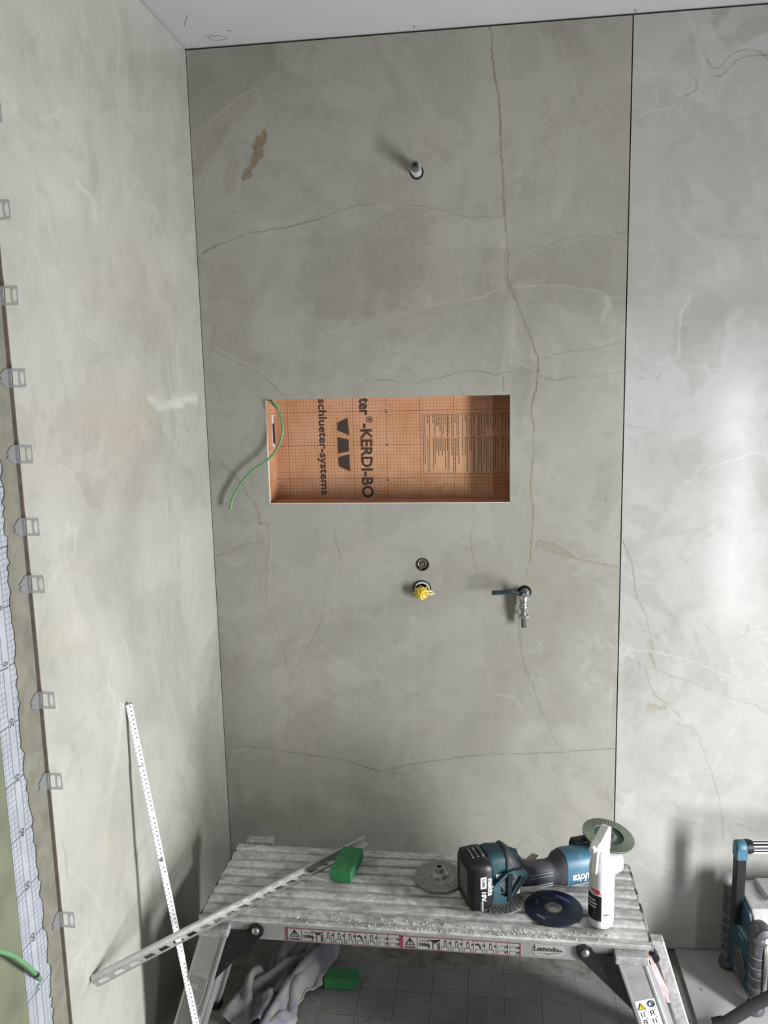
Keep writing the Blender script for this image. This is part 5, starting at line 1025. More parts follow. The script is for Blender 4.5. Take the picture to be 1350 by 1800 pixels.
# ------------------------------------------------------------------ green blocks
def block(name, label, loc, rz, lx, ly, lz):
    bm = new(); box(bm, -lx/2, lx/2, -ly/2, ly/2, 0, lz); bmesh.ops.subdivide_edges(bm, edges=bm.edges, cuts=5, use_grid_fill=True)
    rg = random.Random(name+label)
    for v in bm.verts: v.co += Vector([rg.uniform(-.0004, .0004) for _ in range(3)])
    o = finish(name, bm, GREEN, bevel=0.0015); o.location = loc; o.rotation_euler = (0, 0, math.radians(rz))
    tag(o, label, 'polishing block', 'green polishing blocks')
block('polishing_block', 'green polishing block lying on the platform deck beside the trim', (0.4625, -0.4500, 0.5005), -8, 0.054, 0.108, 0.029)
block('polishing_block', 'green polishing block lying on the floor beside the towel', (0.395, -0.236, 0.0005), 2, 0.096, 0.050, 0.029)

# ------------------------------------------------------------------ discs
def disc(bm, r, ri, h, seg=64, M=None): lathe(bm, [(ri, 0), (r-0.0006, 0), (r, 0.0006), (r, h-0.0006), (r-0.0006, h), (ri, h), (ri, 0)], M, seg)
cup = root('grinding_disc', 'grey diamond grinding disc with a raised threaded hub left of the battery', 'grinding disc', (0.697, -0.4660, 0.5005))
bm = new(); lathe(bm, [(0.010, 0.001), (0.058, 0.001), (0.0625, 0.003), (0.0625, 0.0065), (0.045, 0.0085), (0.028, 0.0095), (0.010, 0.0095), (0.010, 0.001)], None, 64)
finish('disc_plate', bm, mat('grey_sintered_disc', (0.255, 0.25, 0.235), 0.6, 0.35, 0.15, 90, dust=0.3), cup, smooth=True)
bm = new()
for ringr, cnt in ((0.059, 44), (0.0545, 44), (0.050, 40), (0.0455, 36), (0.041, 32)):
    for i in range(cnt):
        a = 2*PI*(i+0.5*(int(ringr*1e4) % 2))/cnt; z = 0.0068+(0.0625-ringr)*0.11
        box(bm, -0.0019, 0.0019, -0.0010, 0.0010, 0, 0.0011, T((ringr*math.cos(a), ringr*math.sin(a), z)) @ R(math.degrees(a)+35, 'Z'))
tag(finish('grit_segments', bm, mat('pale_grit', (0.33, 0.325, 0.30), 0.8, 0.1, 0.2, 200), cup), kind='stuff')
bm = new(); lathe(bm, [(0.0, 0.009), (0.021, 0.009), (0.021, 0.014), (0.018, 0.018), (0.0115, 0.020), (0.0115, 0.031), (0.010, 0.0325), (0.0072, 0.0325), (0.0072, 0.012), (0, 0.012)], None, 32)
finish('threaded_hub', bm, mat('worn_steel_hub', (0.33, 0.32, 0.30), 0.45, 0.6, 0.2, 80), cup, smooth=True)
mesh_disc = root('diamond_blade', 'thin silver mesh-rim diamond blade lying under the grinder battery', 'diamond blade', (0.838, -0.531, 0.5005))
bm = new(); disc(bm, 0.0625, 0.011, 0.0022, 64); finish('blade', bm, mat('grey_blade_steel', (0.30, 0.30, 0.295), 0.4, 0.6, 0.15, 70), mesh_disc)
bm = new()
for i in range(28):
    for s in (-1, 1):
        a0 = 2*PI*i/28; a1 = a0+s*2*PI*1.6/28
        p0 = Vector((0.036*math.cos(a0), 0.036*math.sin(a0), 0.0024)); p1 = Vector((0.0615*math.cos(a1), 0.0615*math.sin(a1), 0.0024))
        M, L2 = axis_M(p0, p1); box(bm, -0.0006, 0.0006, -0.0006, 0.0006, 0, L2, M)
tag(finish('rim_pattern', bm, DSTEEL, mesh_disc), kind='stuff')
bd = root('cutting_disc', 'dark blue cutting disc lying flat in front of the grinder', 'cutting disc', (0.9665, -0.5575, 0.5005), 0.15)
bm = new(); disc(bm, 0.0665, 0.0118, 0.0028, 72); finish('disc_body', bm, BLUED, bd)
bm = new(); lathe(bm, [(0.0112, 0), (0.0165, 0), (0.0165, 0.0035), (0.0150, 0.0040), (0.0112, 0.0040), (0.0112, 0)], None, 40); finish('arbor_ring', bm, STEEL, bd, smooth=True)
bm = new(); lathe(bm, [(0.0165, 0.0026), (0.0205, 0.0026), (0.0205, 0.0031), (0.0165, 0.0031), (0.0165, 0.0026)], None, 40); finish('label_ring', bm, DSTEEL, bd)
bm = new()
for i in range(4): 
    a = math.radians(66-13*i); addmesh(bm, holed(circ(0, 0, 0.0045, n=14), [circ(0, 0, 0.0032, n=12)], 0.0005), T((0.044*math.cos(a), 0.044*math.sin(a), 0.0029)))
for x, y, w, h, rz in ((-0.030, 0.026, 0.008, 0.002, 40), (-0.034, 0.018, 0.007, 0.002, 40), (-0.012, 0.040, 0.018, 0.0010, -12), (-0.010, 0.036, 0.020, 0.0008, -12), (-0.008, 0.032, 0.014, 0.0008, -12), (0.004, 0.030, 0.010, 0.0008, 20), (0.030, 0.030, 0.016, 0.0008, -40), (-0.020, -0.034, 0.014, 0.0009, -30)):
    box(bm, -w/2, w/2, -h/2, h/2, 0.0028, 0.0031, T((x, y, 0)) @ R(rz, 'Z'))
for x, y, s in ((-0.031, 0.032, 0.005), (-0.035, 0.024, 0.005)): prism(bm, [(-s/2, -s/2), (s/2, -s/2), (0, s/2)], 0.0028, 0.0031, T((x, y, 0)))
for k in range(6): box(bm, -0.0012, 0.0012, -0.0028, 0.0028, 0.0028, 0.0031, T((-0.036, -0.030, 0)) @ R(-48, 'Z') @ T((0.0038*(k-2.5), 0, 0)))
finish('silver_print', bm, plain('silver_ink', (0.12, 0.14, 0.22)), bd)

# ------------------------------------------------------------------ cordless angle grinder, lying on its back with the disc up
gx = math.atan2(0.150, 0.335)
gr_o = root('angle_grinder', 'teal and black cordless angle grinder with battery, lying on the platform deck', 'angle grinder', (0.787, -0.548, 0.5030), math.radians(22.5))
def sect(x, cy, cz, hy, hz, r, n=4):
    return [(x, y, z) for y, z in rrect(cy-hy, cy+hy, cz-hz, cz+hz, min(r, hy*0.98, hz*0.98), n)]
bm = new()
loft(bm, [sect(-0.030, -.002, 0.062, 0.042, 0.052, 0.016), sect(-0.024, -.002, 0.062, 0.049, 0.060, 0.020), sect(0.004, -.002, 0.062, 0.050, 0.061, 0.020), sect(0.020, -.002, 0.062, 0.049, 0.059, 0.018), sect(0.026, -.002, 0.064, 0.044, 0.050, 0.016)])
bat = finish('battery', bm, BLACK, gr_o, smooth=True, angle=50)
bm = new()
for k in range(3): box(bm, -0.016+0.012*k, -0.010+0.012*k, -0.020, 0.020, 0.121, 0.1255)
finish('battery_latch', bm, BUMPER, bat, bevel=0.001)
SIDE = lambda x, z, y: T((x, y, z)) @ FRONT
bm = new()
text(bm, 'makita', 0.0185, SIDE(0.0155, 0.066, -0.0520) @ DOWN, bold=0.0002, shear=0.15, th=0.0012, sx=0.88)
text(bm, '18V', 0.0155, SIDE(-0.0010, 0.047, -0.0526) @ DOWN, bold=0.0002, shear=0.25, th=0.0012)
box(bm, -0.0080, 0.0060, -0.0527, -0.0518, 0.064, 0.092)
finish('white_lettering', bm, INKW, bat)
bm = new(); text(bm, '5.0Ah', 0.0105, SIDE(-0.0010, 0.078, -0.0530) @ DOWN, bold=0.0004, th=0.0008, sx=0.85); finish('capacity_text', bm, INKK, bat)
bm = new(); [box(bm, -0.0050, -0.0012, -0.0527, -0.0518, 0.008+0.0032*k, 0.0103+0.0032*k) for k in range(10)]; box(bm, -0.0075, -0.0068, -0.0526, -0.0518, 0.010, 0.032)
finish('small_lettering', bm, plain('grey_print', (0.30, 0.30, 0.30)), bat)
bm = new(); box(bm, -0.0306, -0.0298, -0.028, 0.022, 0.030, 0.098); finish('type_label', bm, mat('grey_type_label', (0.07, 0.07, 0.068), 0.5, 0, 0.5, 150), bat)
bm = new()
for i in range(9): box(bm, -0.0311, -0.0305, -0.024+0.005*i, -0.0225+0.005*i, 0.034+rg.uniform(0, .02), 0.094)
finish('label_print', bm, plain('label_grey', (0.22, 0.22, 0.21)), bat)
# rear housing: back shell, spine, guard frame with two openings
bm = new(); loft(bm, [sect(0.026, 0.012, 0.076, 0.036, 0.042, 0.018), sect(0.036, 0.010, 0.078, 0.037, 0.044, 0.020), sect(0.068, 0.008, 0.078, 0.035, 0.044, 0.024)])
finish('rear_housing', bm, TEAL, gr_o, smooth=True, angle=50)
bm = new(); loft(bm, [sect(0.0665, 0.007, 0.078, 0.037, 0.046, 0.025), sect(0.0725, 0.007, 0.079, 0.039, 0.047, 0.026), sect(0.080, 0.006, 0.077, 0.036, 0.044, 0.024), sect(0.104, 0.004, 0.066, 0.029, 0.035, 0.022), sect(0.120, 0.002, 0.056, 0.024, 0.028, 0.020)])
sp = finish('housing_spine', bm, GRIP, gr_o, smooth=True, angle=50)
bm = new(); prism(bm, [(0, 0), (0.021, -0.003), (0.019, 0.020), (0.002, 0.024)], -0.001, 0.0012, T((0.083, -0.016, 0.108)) @ R(18, 'Y') @ R(28, 'X'))
finish('teal_badge', bm, TEALL, sp)
# side frame (triangular guard with window)
outer = [(0.026, 0.012), (0.066, 0.006), (0.072, 0.008), (0.114, 0.064), (0.116, 0.072), (0.108, 0.080), (0.080, 0.086), (0.062, 0.082), (0.034, 0.060), (0.027, 0.052)]
h1 = [(0.046, 0.030), (0.063, 0.022), (0.066, 0.072), (0.060, 0.074), (0.047, 0.058)]
h2 = [(0.073, 0.026), (0.100, 0.066), (0.096, 0.071), (0.076, 0.074)]
bm = new(); addmesh(bm, holed(outer, [h1, h2], 0.012), T((0, -0.034, 0)) @ FRONT)
finish('guard_frame', bm, TEAL, gr_o, bevel=0.0015)
bm = new(); addmesh(bm, holed([(x, z) for x, z in ((0.063, 0.010), (0.072, 0.010), (0.076, 0.080), (0.065, 0.080))], [], 0.014), T((0, -0.035, 0)) @ FRONT)
finish('guard_post', bm, BLACK, gr_o, bevel=0.001)
bm = new(); addmesh(bm, holed([(0.072, 0.016), (0.079, 0.016), (0.108, 0.062), (0.103, 0.068)], [], 0.0155), T((0, -0.0325, 0)) @ FRONT); finish('guard_rail', bm, BLACK, gr_o)
bm = new(); box(bm, 0.040, 0.100, -0.0285, -0.0275, 0.018, 0.076); gs = finish('rating_sticker', bm, STICKW, gr_o)
bm = new()
prism(bm, [(0.048, 0.030), (0.060, 0.030), (0.049, 0.052)], -.0003, .0003, T((0, -0.0289, 0)) @ FRONT)
for i in range(5): box(bm, 0.050+0.0026*i, 0.0512+0.0026*i, -0.0292, -0.0286, 0.056, 0.068)
for i in range(3): box(bm, 0.047, 0.064, -0.0292, -0.0286, 0.0215+0.0025*i, 0.0225+0.0025*i)
finish('rating_print', bm, INKK, gs)
# grip, motor housing
bm = new(); loft(bm, [sect(0.112, 0.001, 0.050, 0.026, 0.030, 0.022), sect(0.122, 0.0, 0.046, 0.0265, 0.028, 0.022), sect(0.185, 0.0, 0.040, 0.0255, 0.0275, 0.021), sect(0.196, 0.0, 0.041, 0.027, 0.029, 0.022), sect(0.205, 0.0, 0.044, 0.032, 0.036, 0.024), sect(0.222, 0.0, 0.045, 0.0355, 0.040, 0.026)])
gp = finish('grip', bm, GRIP, gr_o, smooth=True, angle=50)
bm = new()
for z in (0.053, 0.045): box(bm, 0.128, 0.186, -0.0268, -0.0258, z, z+0.0008)
for k in (0, 1): box(bm, 0.130+0.0*k, 0.186, -0.0268, -0.0255, 0.0255-0.006*k, 0.0267-0.006*k)
finish('grip_lines', bm, INKLB, gp)
bm = new(); loft(bm, [sect(0.2205, 0.0, 0.045, 0.0358, 0.0405, 0.026), sect(0.232, 0.0, 0.045, 0.037, 0.0415, 0.027), sect(0.300, 0.0, 0.044, 0.0365, 0.0405, 0.027), sect(0.312, 0.0, 0.044, 0.034, 0.038, 0.026)])
mh = finish('motor_housing', bm, TEALL, gr_o, smooth=True, angle=50)
bm = new(); text(bm, 'makita', 0.027, SIDE(0.268, 0.034, -0.0374) @ R(180, 'Z'), bold=0.0004, shear=0.2, th=0.0016); finish('white_lettering', bm, INKW, mh)
bm = new()
box(bm, 0.232, 0.300, -0.0376, -0.0366, 0.0165, 0.0173)
for z, x1 in ((0.070, 0.262), (0.064, 0.276)): box(bm, 0.232, x1, -0.0330, -0.0290, z, z+0.0008)
finish('housing_lines', bm, INKLB, mh)
bm = new(); loft(bm, [sect(0.262, 0.028, 0.070, 0.012, 0.014, 0.006), sect(0.268, 0.028, 0.074, 0.015, 0.018, 0.006), sect(0.318, 0.028, 0.074, 0.015, 0.018, 0.006)])
finish('wheel_guard', bm, BLACK, gr_o, smooth=True, angle=40)
bm = new(); loft(bm, [sect(0.310, 0, 0.042, 0.035, 0.038, 0.024), sect(0.326, 0, 0.040, 0.034, 0.034, 0.022), sect(0.352, 0, 0.038, 0.033, 0.033, 0.024), sect(0.378, 0, 0.034, 0.022, 0.026, 0.020)])
finish('gear_head', bm, SILVP, gr_o, smooth=True, angle=50)
TILT = R(9, 'X') @ R(7, 'Y')
SP = T((0.350, 0.012, 0.0)) @ T((0, 0, 0.078)) @ TILT
bm = new(); lathe(bm, [(0, -0.030), (0.026, -0.030), (0.026, -0.004), (0.022, 0.002), (0.022, 0.008), (0.014, 0.010), (0.014, 0.020), (0, 0.020)], SP, 32); finish('spindle_collar', bm, SILVP, gr_o, smooth=True)
bm = new(); lathe(bm, [(0.011, 0.012), (0.030, 0.012), (0.058, 0.0165), (0.0620, 0.0165), (0.0620, 0.0190), (0.040, 0.0200), (0.030, 0.0165), (0.011, 0.0165), (0.011, 0.012)], SP, 72)
fd = finish('flap_disc', bm, GBACK, gr_o, smooth=True)
bm = new()
for i in range(60):
    a = 360*i/60
    M = SP @ R(a, 'Z') @ T((0.050, 0, 0.0215)) @ R(14, 'X')
    box(bm, -0.0130, 0.0130, -0.0034, 0.0034, -0.0012, 0.0010, M)
tag(finish('abrasive_flaps', bm, GFLAP, fd), kind='stuff')
bm = new(); lathe(bm, [(0.0, 0.0165), (0.0205, 0.0165), (0.0205, 0.0205), (0.0180, 0.0225), (0.0120, 0.0225), (0.0110, 0.0205), (0.0070, 0.0205), (0.0070, 0.0250), (0.0055, 0.0258), (0, 0.0258)], SP, 36); finish('clamping_nut', bm, DSTEEL, gr_o, smooth=True)

# wooden shim behind the grinder
bm = new(); prism(bm, [(-0.030, -0.0085), (0.034, -0.0085), (0.028, 0.0085), (-0.030, 0.0085)], 0, 0.004)
o = finish('wooden_shim', bm, WOOD, bevel=0.0006); o.location = (0.9140, -0.3850, 0.5030); o.rotation_euler = (math.radians(4), math.radians(-22), math.radians(42))
tag(o, 'small bare wooden shim sticking up behind the grinder grip', 'wooden shim')

# ------------------------------------------------------------------ spray bottle
sb = root('spray_bottle', 'white plastic spray bottle with trigger head standing at the platform right end', 'spray bottle', (1.0675, -0.5975, 0.5005))
bm = new(); RB = 0.0275
lathe(bm, [(0, 0.001), (RB-0.005, 0), (RB-0.001, 0.004), (RB, 0.010), (RB, 0.140), (RB-0.002, 0.150), (RB-0.009, 0.158), (0.0145, 0.160), (0.0140, 0.166), (0, 0.166)], None, 48)
bo = finish('bottle', bm, BOTTLE, sb, smooth=True, angle=60)
def wrap(bm, a0, a1, z0, z1, r, n=20):
    """patch of label around the bottle; angles from the viewer's side (-y), positive to the right"""
    vs = []
    for i in range(n+1):
        a = math.radians(a0+(a1-a0)*i/n)
        vs.append((bm.verts.new((r*math.sin(a), -r*math.cos(a), z0)), bm.verts.new((r*math.sin(a), -r*math.cos(a), z1))))
    for p, q_ in zip(vs, vs[1:]): bm.faces.new((p[0], q_[0], q_[1], p[1]))
bm = new(); wrap(bm, -115, 95, 0.022, 0.122, RB+0.0003); lab = finish('label', bm, STICKW, sb, smooth=True)
bm = new(); wrap(bm, -115, -6, 0.022, 0.082, RB+0.0006); finish('black_field', bm, mat('black_label_field', (0.012, 0.012, 0.013), 0.3, 0, 0.5, 60), lab, smooth=True)
def bt(bm, s, size, ang, z, **k): text(bm, s, size, R(ang, 'Z') @ T((0, -RB-0.0009, z)) @ FRONT, bend=RB+0.0009, **k)
bm = new(); bt(bm, 'TTEL', 0.0120, -34, 0.091, bold=0.0006, fit=0.026); finish('red_lettering', bm, INKR, lab)
bm = new()
for i in range(24):
    z = 0.114-i*0.0029
    x = 6.0
    while x < 62: 
        d = min(rg.uniform(4, 12), 64-x); wrap(bm, x, x+d, z-0.0009, z, RB+0.0006, 3); x += d+2
bt(bm, '250ml', 0.0060, 20, 0.038, bold=0.0002)
for i in range(3): wrap(bm, 6, 60, 0.0245+0.003*i, 0.0254+0.003*i, RB+0.0006, 8)
finish('label_print', bm, INKG, lab)
bm = new()
for z, x1 in ((0.070, -34), (0.062, -26), (0.054, -30)):   # lines too small to read in the photograph
    x = -75
    while x < x1:
        d = min(rg.uniform(3, 9), x1-x); wrap(bm, x, x+d, z-0.0016, z+0.0016, RB+0.0009, 3); x += d+1.5
finish('white_lettering', bm, INKW, lab)
bm = new(); lathe(bm, [(0, 0.159), (0.0160, 0.159), (0.0165, 0.163), (0.0160, 0.178), (0.0130, 0.182), (0, 0.182)], None, 32); 
finish('collar', bm, TRIG, sb, smooth=True)
HD = R(232, 'Z')                                       # the nozzle points to the left and a little to the front
bm = new()
prof = [(-0.017, 0.176), (0.012, 0.176), (0.020, 0.186), (0.036, 0.190), (0.036, 0.204), (0.020, 0.210), (-0.012, 0.232), (-0.021, 0.228)]
prism(bm, prof, -0.0105, 0.0105, HD @ R(90, 'X'))
finish('spray_head', bm, TRIG, sb, bevel=0.0025)
bm = new(); prism(bm, [(0.020, 0.190), (0.028, 0.190), (0.031, 0.178), (0.0325, 0.158), (0.036, 0.138), (0.030, 0.137), (0.026, 0.158)], -0.0062, 0.0062, HD @ R(90, 'X'))
finish('trigger', bm, TRIG, sb, bevel=0.0015)
bm = new(); cyl(bm, HD @ Vector((0.034, 0, 0.197)), HD @ Vector((0.045, 0, 0.197)), 0.0078, 0.0070); finish('nozzle', bm, TRIG, sb, bevel=0.001)

# ------------------------------------------------------------------ towel
q16 = np.array(TOWEL, float).reshape(46, 58, 3)/2000.0
SX, SY, SZ = 0.49, 0.90, 1.25
bm = new(); grid = [[bm.verts.new((c[0]*SX, c[1]*SY, c[2]*SZ)) for c in row] for row in q16]
for j in range(45):
    for i in range(57): bm.faces.new((grid[j][i], grid[j][i+1], grid[j+1][i+1], grid[j+1][i]))
tw = finish('towel', bm, TERRY, smooth=True, angle=180); tw.location = (0.240, -0.280, 0.004); tw.rotation_euler = (0, 0, math.radians(-22))
s = tw.modifiers.new('soft', 'SUBSURF'); s.levels = s.render_levels = 2
tx = D.textures.new('cloth_wrinkles', 'CLOUDS'); tx.noise_scale = 0.045; tx.noise_depth = 1
s = tw.modifiers.new('wrinkle', 'DISPLACE'); s.texture = tx; s.strength = 0.009; s.mid_level = 0.35; s.texture_coords = 'LOCAL'
s = tw.modifiers.new('pile', 'SOLIDIFY'); s.thickness = 0.006; s.offset = 1
tag(tw, 'crumpled grey and blue terry towel lying on the floor under the platform', 'towel')

# ------------------------------------------------------------------ folding rule leaning on the left wall
P0 = Vector((0.138, -0.6880, 0.2355)); P1 = Vector((0.0065, -0.6380, 1.0050))
d = (P1-P0).normalized(); Pf = P0-d*(P0.z/d.z-0.0)      # foot on the floor
Lr = (P1-Pf).length
rule = root('folding_rule', 'white folding rule leaning upright against the left wall behind the trim', 'folding rule', Pf)
side = d.cross(Vector((0.55, -1, 0.15))).normalized(); nrm = side.cross(d).normalized()
RM = Matrix(((side.x, nrm.x, d.x, 0), (side.y, nrm.y, d.y, 0), (side.z, nrm.z, d.z, 0), (0, 0, 0, 1)))
WHITE = striped('white_rule_paint', 2, 0.0046, 0.0016, 0.0, (0.74, 0.74, 0.72), (0.40, 0.40, 0.40))
z = 0.0; i = 0
while z < Lr-0.03:
    L2 = min(0.235, Lr-z); off = (i % 2)*0.0034
    for s in (0, 1):
        if s == 1 and i == 0: pass
    bm = new(); box(bm, -0.0072, 0.0072, off-0.0016, off+0.0016, z+0.0005, z+L2, RM)
    sgm = finish('rule_segment', bm, plain('rule_white', (0.72, 0.72, 0.70)), rule, bevel=0.0008)
    bm = new(); k = z+0.012; rg2 = random.Random(i)
    f = off-0.0019 if (RM @ Vector((0, -1, 0))).y < 0 else off+0.0019
    while k < z+L2-0.012:
        box(bm, -0.0066, -0.0066+0.0036, f-0.0002, f+0.0002, k, k+0.0011, RM); 
        if rg2.random() < 0.9: box(bm, 0.0005, 0.0042, f-0.0002, f+0.0002, k+0.003, k+0.0055, RM)
        k += 0.0104
    finish('rule_print', bm, INKG, sgm)
    bm = new(); c = RM @ Vector((0, f, z+0.011)); c2 = RM @ Vector((0, f+(-0.0012 if f < off else 0.0012), z+0.011)); cyl(bm, c, c2, 0.0042, seg=14)
    finish('joint', bm, STEEL, sgm)
    z += L2-0.022; i += 1
bm = new(); box(bm, -0.0073, 0.0073, -0.0030, 0.0030+0.0, Lr-0.002, Lr+0.0006, RM); finish('end_tip', bm, DSTEEL, rule)

# ------------------------------------------------------------------ pipes and valves in the wall
def gasket(bm, x, z, r, y=0.016): lathe(bm, [(r-0.0035, 0), (r+0.004, 0), (r+0.004, 0.010), (r-0.0035, 0.010), (r-0.0035, 0)], T((x, y+0.012, z)) @ R(90, 'X'), 32)
def well(bm, x, z, r): lathe(bm, [(0, 0.0), (r+0.003, 0.0), (r+0.003, 0.002), (0, 0.002)], T((x, 0.0300, z)) @ R(90, 'X'), 32)
px, pz = 0.6280, 2.2735
sh = root('shower_pipe', 'grey pipe stub with threaded end sticking out high on the back wall', 'pipe stub', (px, 0.0, pz))
bm = new(); pipe(bm, (px, 0.0285, pz), (px, -0.040, pz), 0.0145, 0.0085); finish('pipe', bm, GREYP, sh, smooth=True, world=True)
bm = new(); pipe(bm, (px, -0.0385, pz), (px, -0.066, pz), 0.0118, 0.0080); pipe(bm, (px, -0.060, pz), (px, -0.0665, pz), 0.0124, 0.0082); cyl(bm, (px, -0.040, pz), (px, -0.052, pz), 0.0081)
finish('threaded_end', bm, DSTEEL, sh, smooth=True, world=True)
bm = new()
for y in (-0.030, -0.036): pipe(bm, (px, y, pz), (px, y-0.0022, pz), 0.0153, 0.0140)
finish('rings', bm, GREYP, sh, smooth=True, world=True)
x, z = HOLES[1][:2]
va = root('diverter_valve', 'round brass valve stem recessed in the wall above the yellow plug', 'valve', (x, 0.0, z))
bm = new(); lathe(bm, [(0, 0.0), (0.0152, 0.0), (0.0152, 0.019), (0.0135, 0.021), (0.0100, 0.020), (0.0095, 0.012), (0, 0.012)], T((x, 0.0290, z)) @ R(90, 'X'), 36); vb = finish('valve_body', bm, BRASS, va, smooth=True, world=True)
bm = new(); cyl(bm, (x, 0.018, z-0.001), (x, 0.003, z-0.001), 0.0058); cyl(bm, (x-0.004, 0.020, z-0.009), (x-0.005, -0.001, z-0.011), 0.0028); finish('valve_stem', bm, STEEL, va, smooth=True, world=True)
x, z = HOLES[2][:2]
vy = root('mixer_valve', 'valve outlet stuffed with crumpled yellow film, below the brass stem', 'valve', (x, 0.0, z))
bm = new(); pipe(bm, (x, 0.0285, z), (x, -0.008, z), 0.0225, 0.0180); finish('valve_sleeve', bm, GREYP, vy, smooth=True, world=True)
bm = new(); bmesh.ops.create_icosphere(bm, subdivisions=4, radius=1.0); rg = random.Random(2)
from mathutils import noise as mn
for v in bm.verts:
    n_ = v.co.normalized(); k = 1+0.28*abs(mn.noise(n_*3.5))+0.22*mn.noise(n_*7.0)-0.10*abs(mn.noise(n_*14))
    v.co = Vector((n_.x*0.0190*k, n_.y*0.0185*k, n_.z*0.0180*k))+Vector((x-0.001, -0.016, z-0.008))
plug = finish('yellow_plug', bm, YELLOW, vy, world=True)
bm = new()
for pts in (((x+0.014, -0.016, z-0.004), (x+0.024, -0.020, z-0.001), (x+0.033, -0.019, z-0.005)), ((x+0.016, -0.016, z-0.010), (x+0.026, -0.018, z-0.011), (x+0.037, -0.016, z-0.009)), ((x-0.014, -0.014, z-0.008), (x-0.024, -0.012, z-0.010), (x-0.028, -0.012, z-0.012))):
    tube(bm, spline(pts, 4), lambda t: 0.0052*(1-0.7*t), 8)
finish('film_tail', bm, mat('pale_yellow_film', (0.62, 0.55, 0.26), 0.4, 0, 0.3, 120), plug)
x, z = HOLES[3][:2]
bv = root('ball_valve', 'nickel ball valve with dark green lever and hanging threaded outlet', 'valve', (x, 0.0, z))
bm = new(); cyl(bm, (x, 0.0285, z-0.002), (x, -0.020, z-0.002), 0.0128); pipe(bm, (x, 0.004, z-0.002), (x, -0.004, z-0.002), 0.0145, 0.012)
finish('inlet', bm, STEEL, bv, smooth=True, world=True)
vx, vy_ = x-0.003, -0.030
bm = new(); lathe(bm, [(0, 0.016), (0.009, 0.016), (0.0125, 0.010), (0.0135, 0.0), (0.0125, -0.010), (0.0105, -0.014), (0.0105, -0.020), (0.0130, -0.022), (0.0130, -0.030), (0.0085, -0.036), (0.0085, -0.056), (0, -0.056)], T((vx, vy_, z-0.010)), 28)
finish('valve_body', bm, STEEL, bv, smooth=True, world=True)
bm = new(); lathe(bm, [(0, 0), (0.0155, 0), (0.0155, 0.009), (0, 0.009)], T((vx, vy_, z-0.068)), 6); finish('hex_nut', bm, STEEL, bv, world=True, bevel=0.0008)
bm = new(); pr = [(0, -0.096)]
for i in range(12): pr += [(0.0078, -0.096+i*0.0022), (0.0070, -0.0949+i*0.0022)]
lathe(bm, pr+[(0.0075, -0.066), (0, -0.066)], T((vx, vy_, z)), 20); finish('outlet_thread', bm, DSTEEL, bv, world=True)
bm = new(); lp = spline([(x+0.004, -0.045, z+0.006), (x-0.010, -0.047, z+0.005), (x-0.028, -0.050, z+0.012), (x-0.042, -0.052, z+0.014), (x-0.070, -0.053, z+0.011), (x-0.094, -0.053, z+0.010)], 6)
rings = []
for i, p_ in enumerate(lp):
    t_ = i/(len(lp)-1); h = 0.0085 if t_ < 0.2 else (0.0058 if t_ < 0.5 else 0.0066); w_ = 0.0040
    if i == len(lp)-1: h *= 0.6; w_ *= 0.6
    rings.append([p_+Vector((0, w_*math.cos(a), h*math.sin(a))) for a in np.linspace(0, 2*PI, 12, endpoint=False)])
loft(bm, rings); finish('lever', bm, DGREEN, bv, smooth=True, world=True)
bm = new(); cyl(bm, (vx, vy_-0.008, z-0.002), (vx, -0.055, z+0.004), 0.0065, 0.0055, 16); cyl(bm, (vx, -0.051, z+0.004), (vx, -0.058, z+0.0045), 0.0080, seg=6); finish('lever_bolt', bm, STEEL, bv, world=True)
for i, (hx, hz, hr) in enumerate(HOLES):                # rubber seals inside the drilled holes belong to the wall
    bm = new(); lathe(bm, [(hr-0.0034, 0), (hr-0.0002, 0), (hr-0.0002, 0.0275), (hr-0.0034, 0.0275), (hr-0.0034, 0)], T((hx, 0.0285, hz)) @ R(90, 'X'), 36)
    finish('rubber_seal', bm, RUBBER, wall_back)

# ------------------------------------------------------------------ green wires
bm = new(); tube(bm, spline([(0.186, 0.098, 1.655), (0.186, 0.06, 1.664), (0.194, 0.01, 1.669), (0.206, -0.016, 1.660), (0.223, -0.024, 1.642), (0.235, -0.026, 1.592), (0.220, -0.026, 1.540), (0.186, -0.024, 1.501), (0.131, -0.022, 1.464), (0.091, -0.020, 1.418), (0.072, -0.020, 1.384), (0.0655, -0.020, 1.355)], 8), 0.0036, 10)
tag(finish('green_wire', bm, GWIRE, smooth=True, angle=80), 'green wire looping out of the upper left corner of the wall niche', 'wire')
bm = new(); tube(bm, spline([(0.060, -1.36, 0.930), (0.030, -1.252, 0.863), (0.016, -1.181, 0.796), (0.014, -1.147, 0.762), (0.012, -1.112, 0.717), (0.004, -1.075, 0.670), (-0.0094, -1.040, 0.628)], 8), 0.0042, 10)
gc = tag(finish('green_cable', bm, GWIRE, smooth=True, angle=80), 'green cable coming out of the pale sealing tape at lower left', 'cable')
bm = new(); cyl(bm, (0.0040, -1.0750, 0.6700), (0.0010, -1.0660, 0.6590), 0.0047); finish('black_band', bm, INKK, gc)

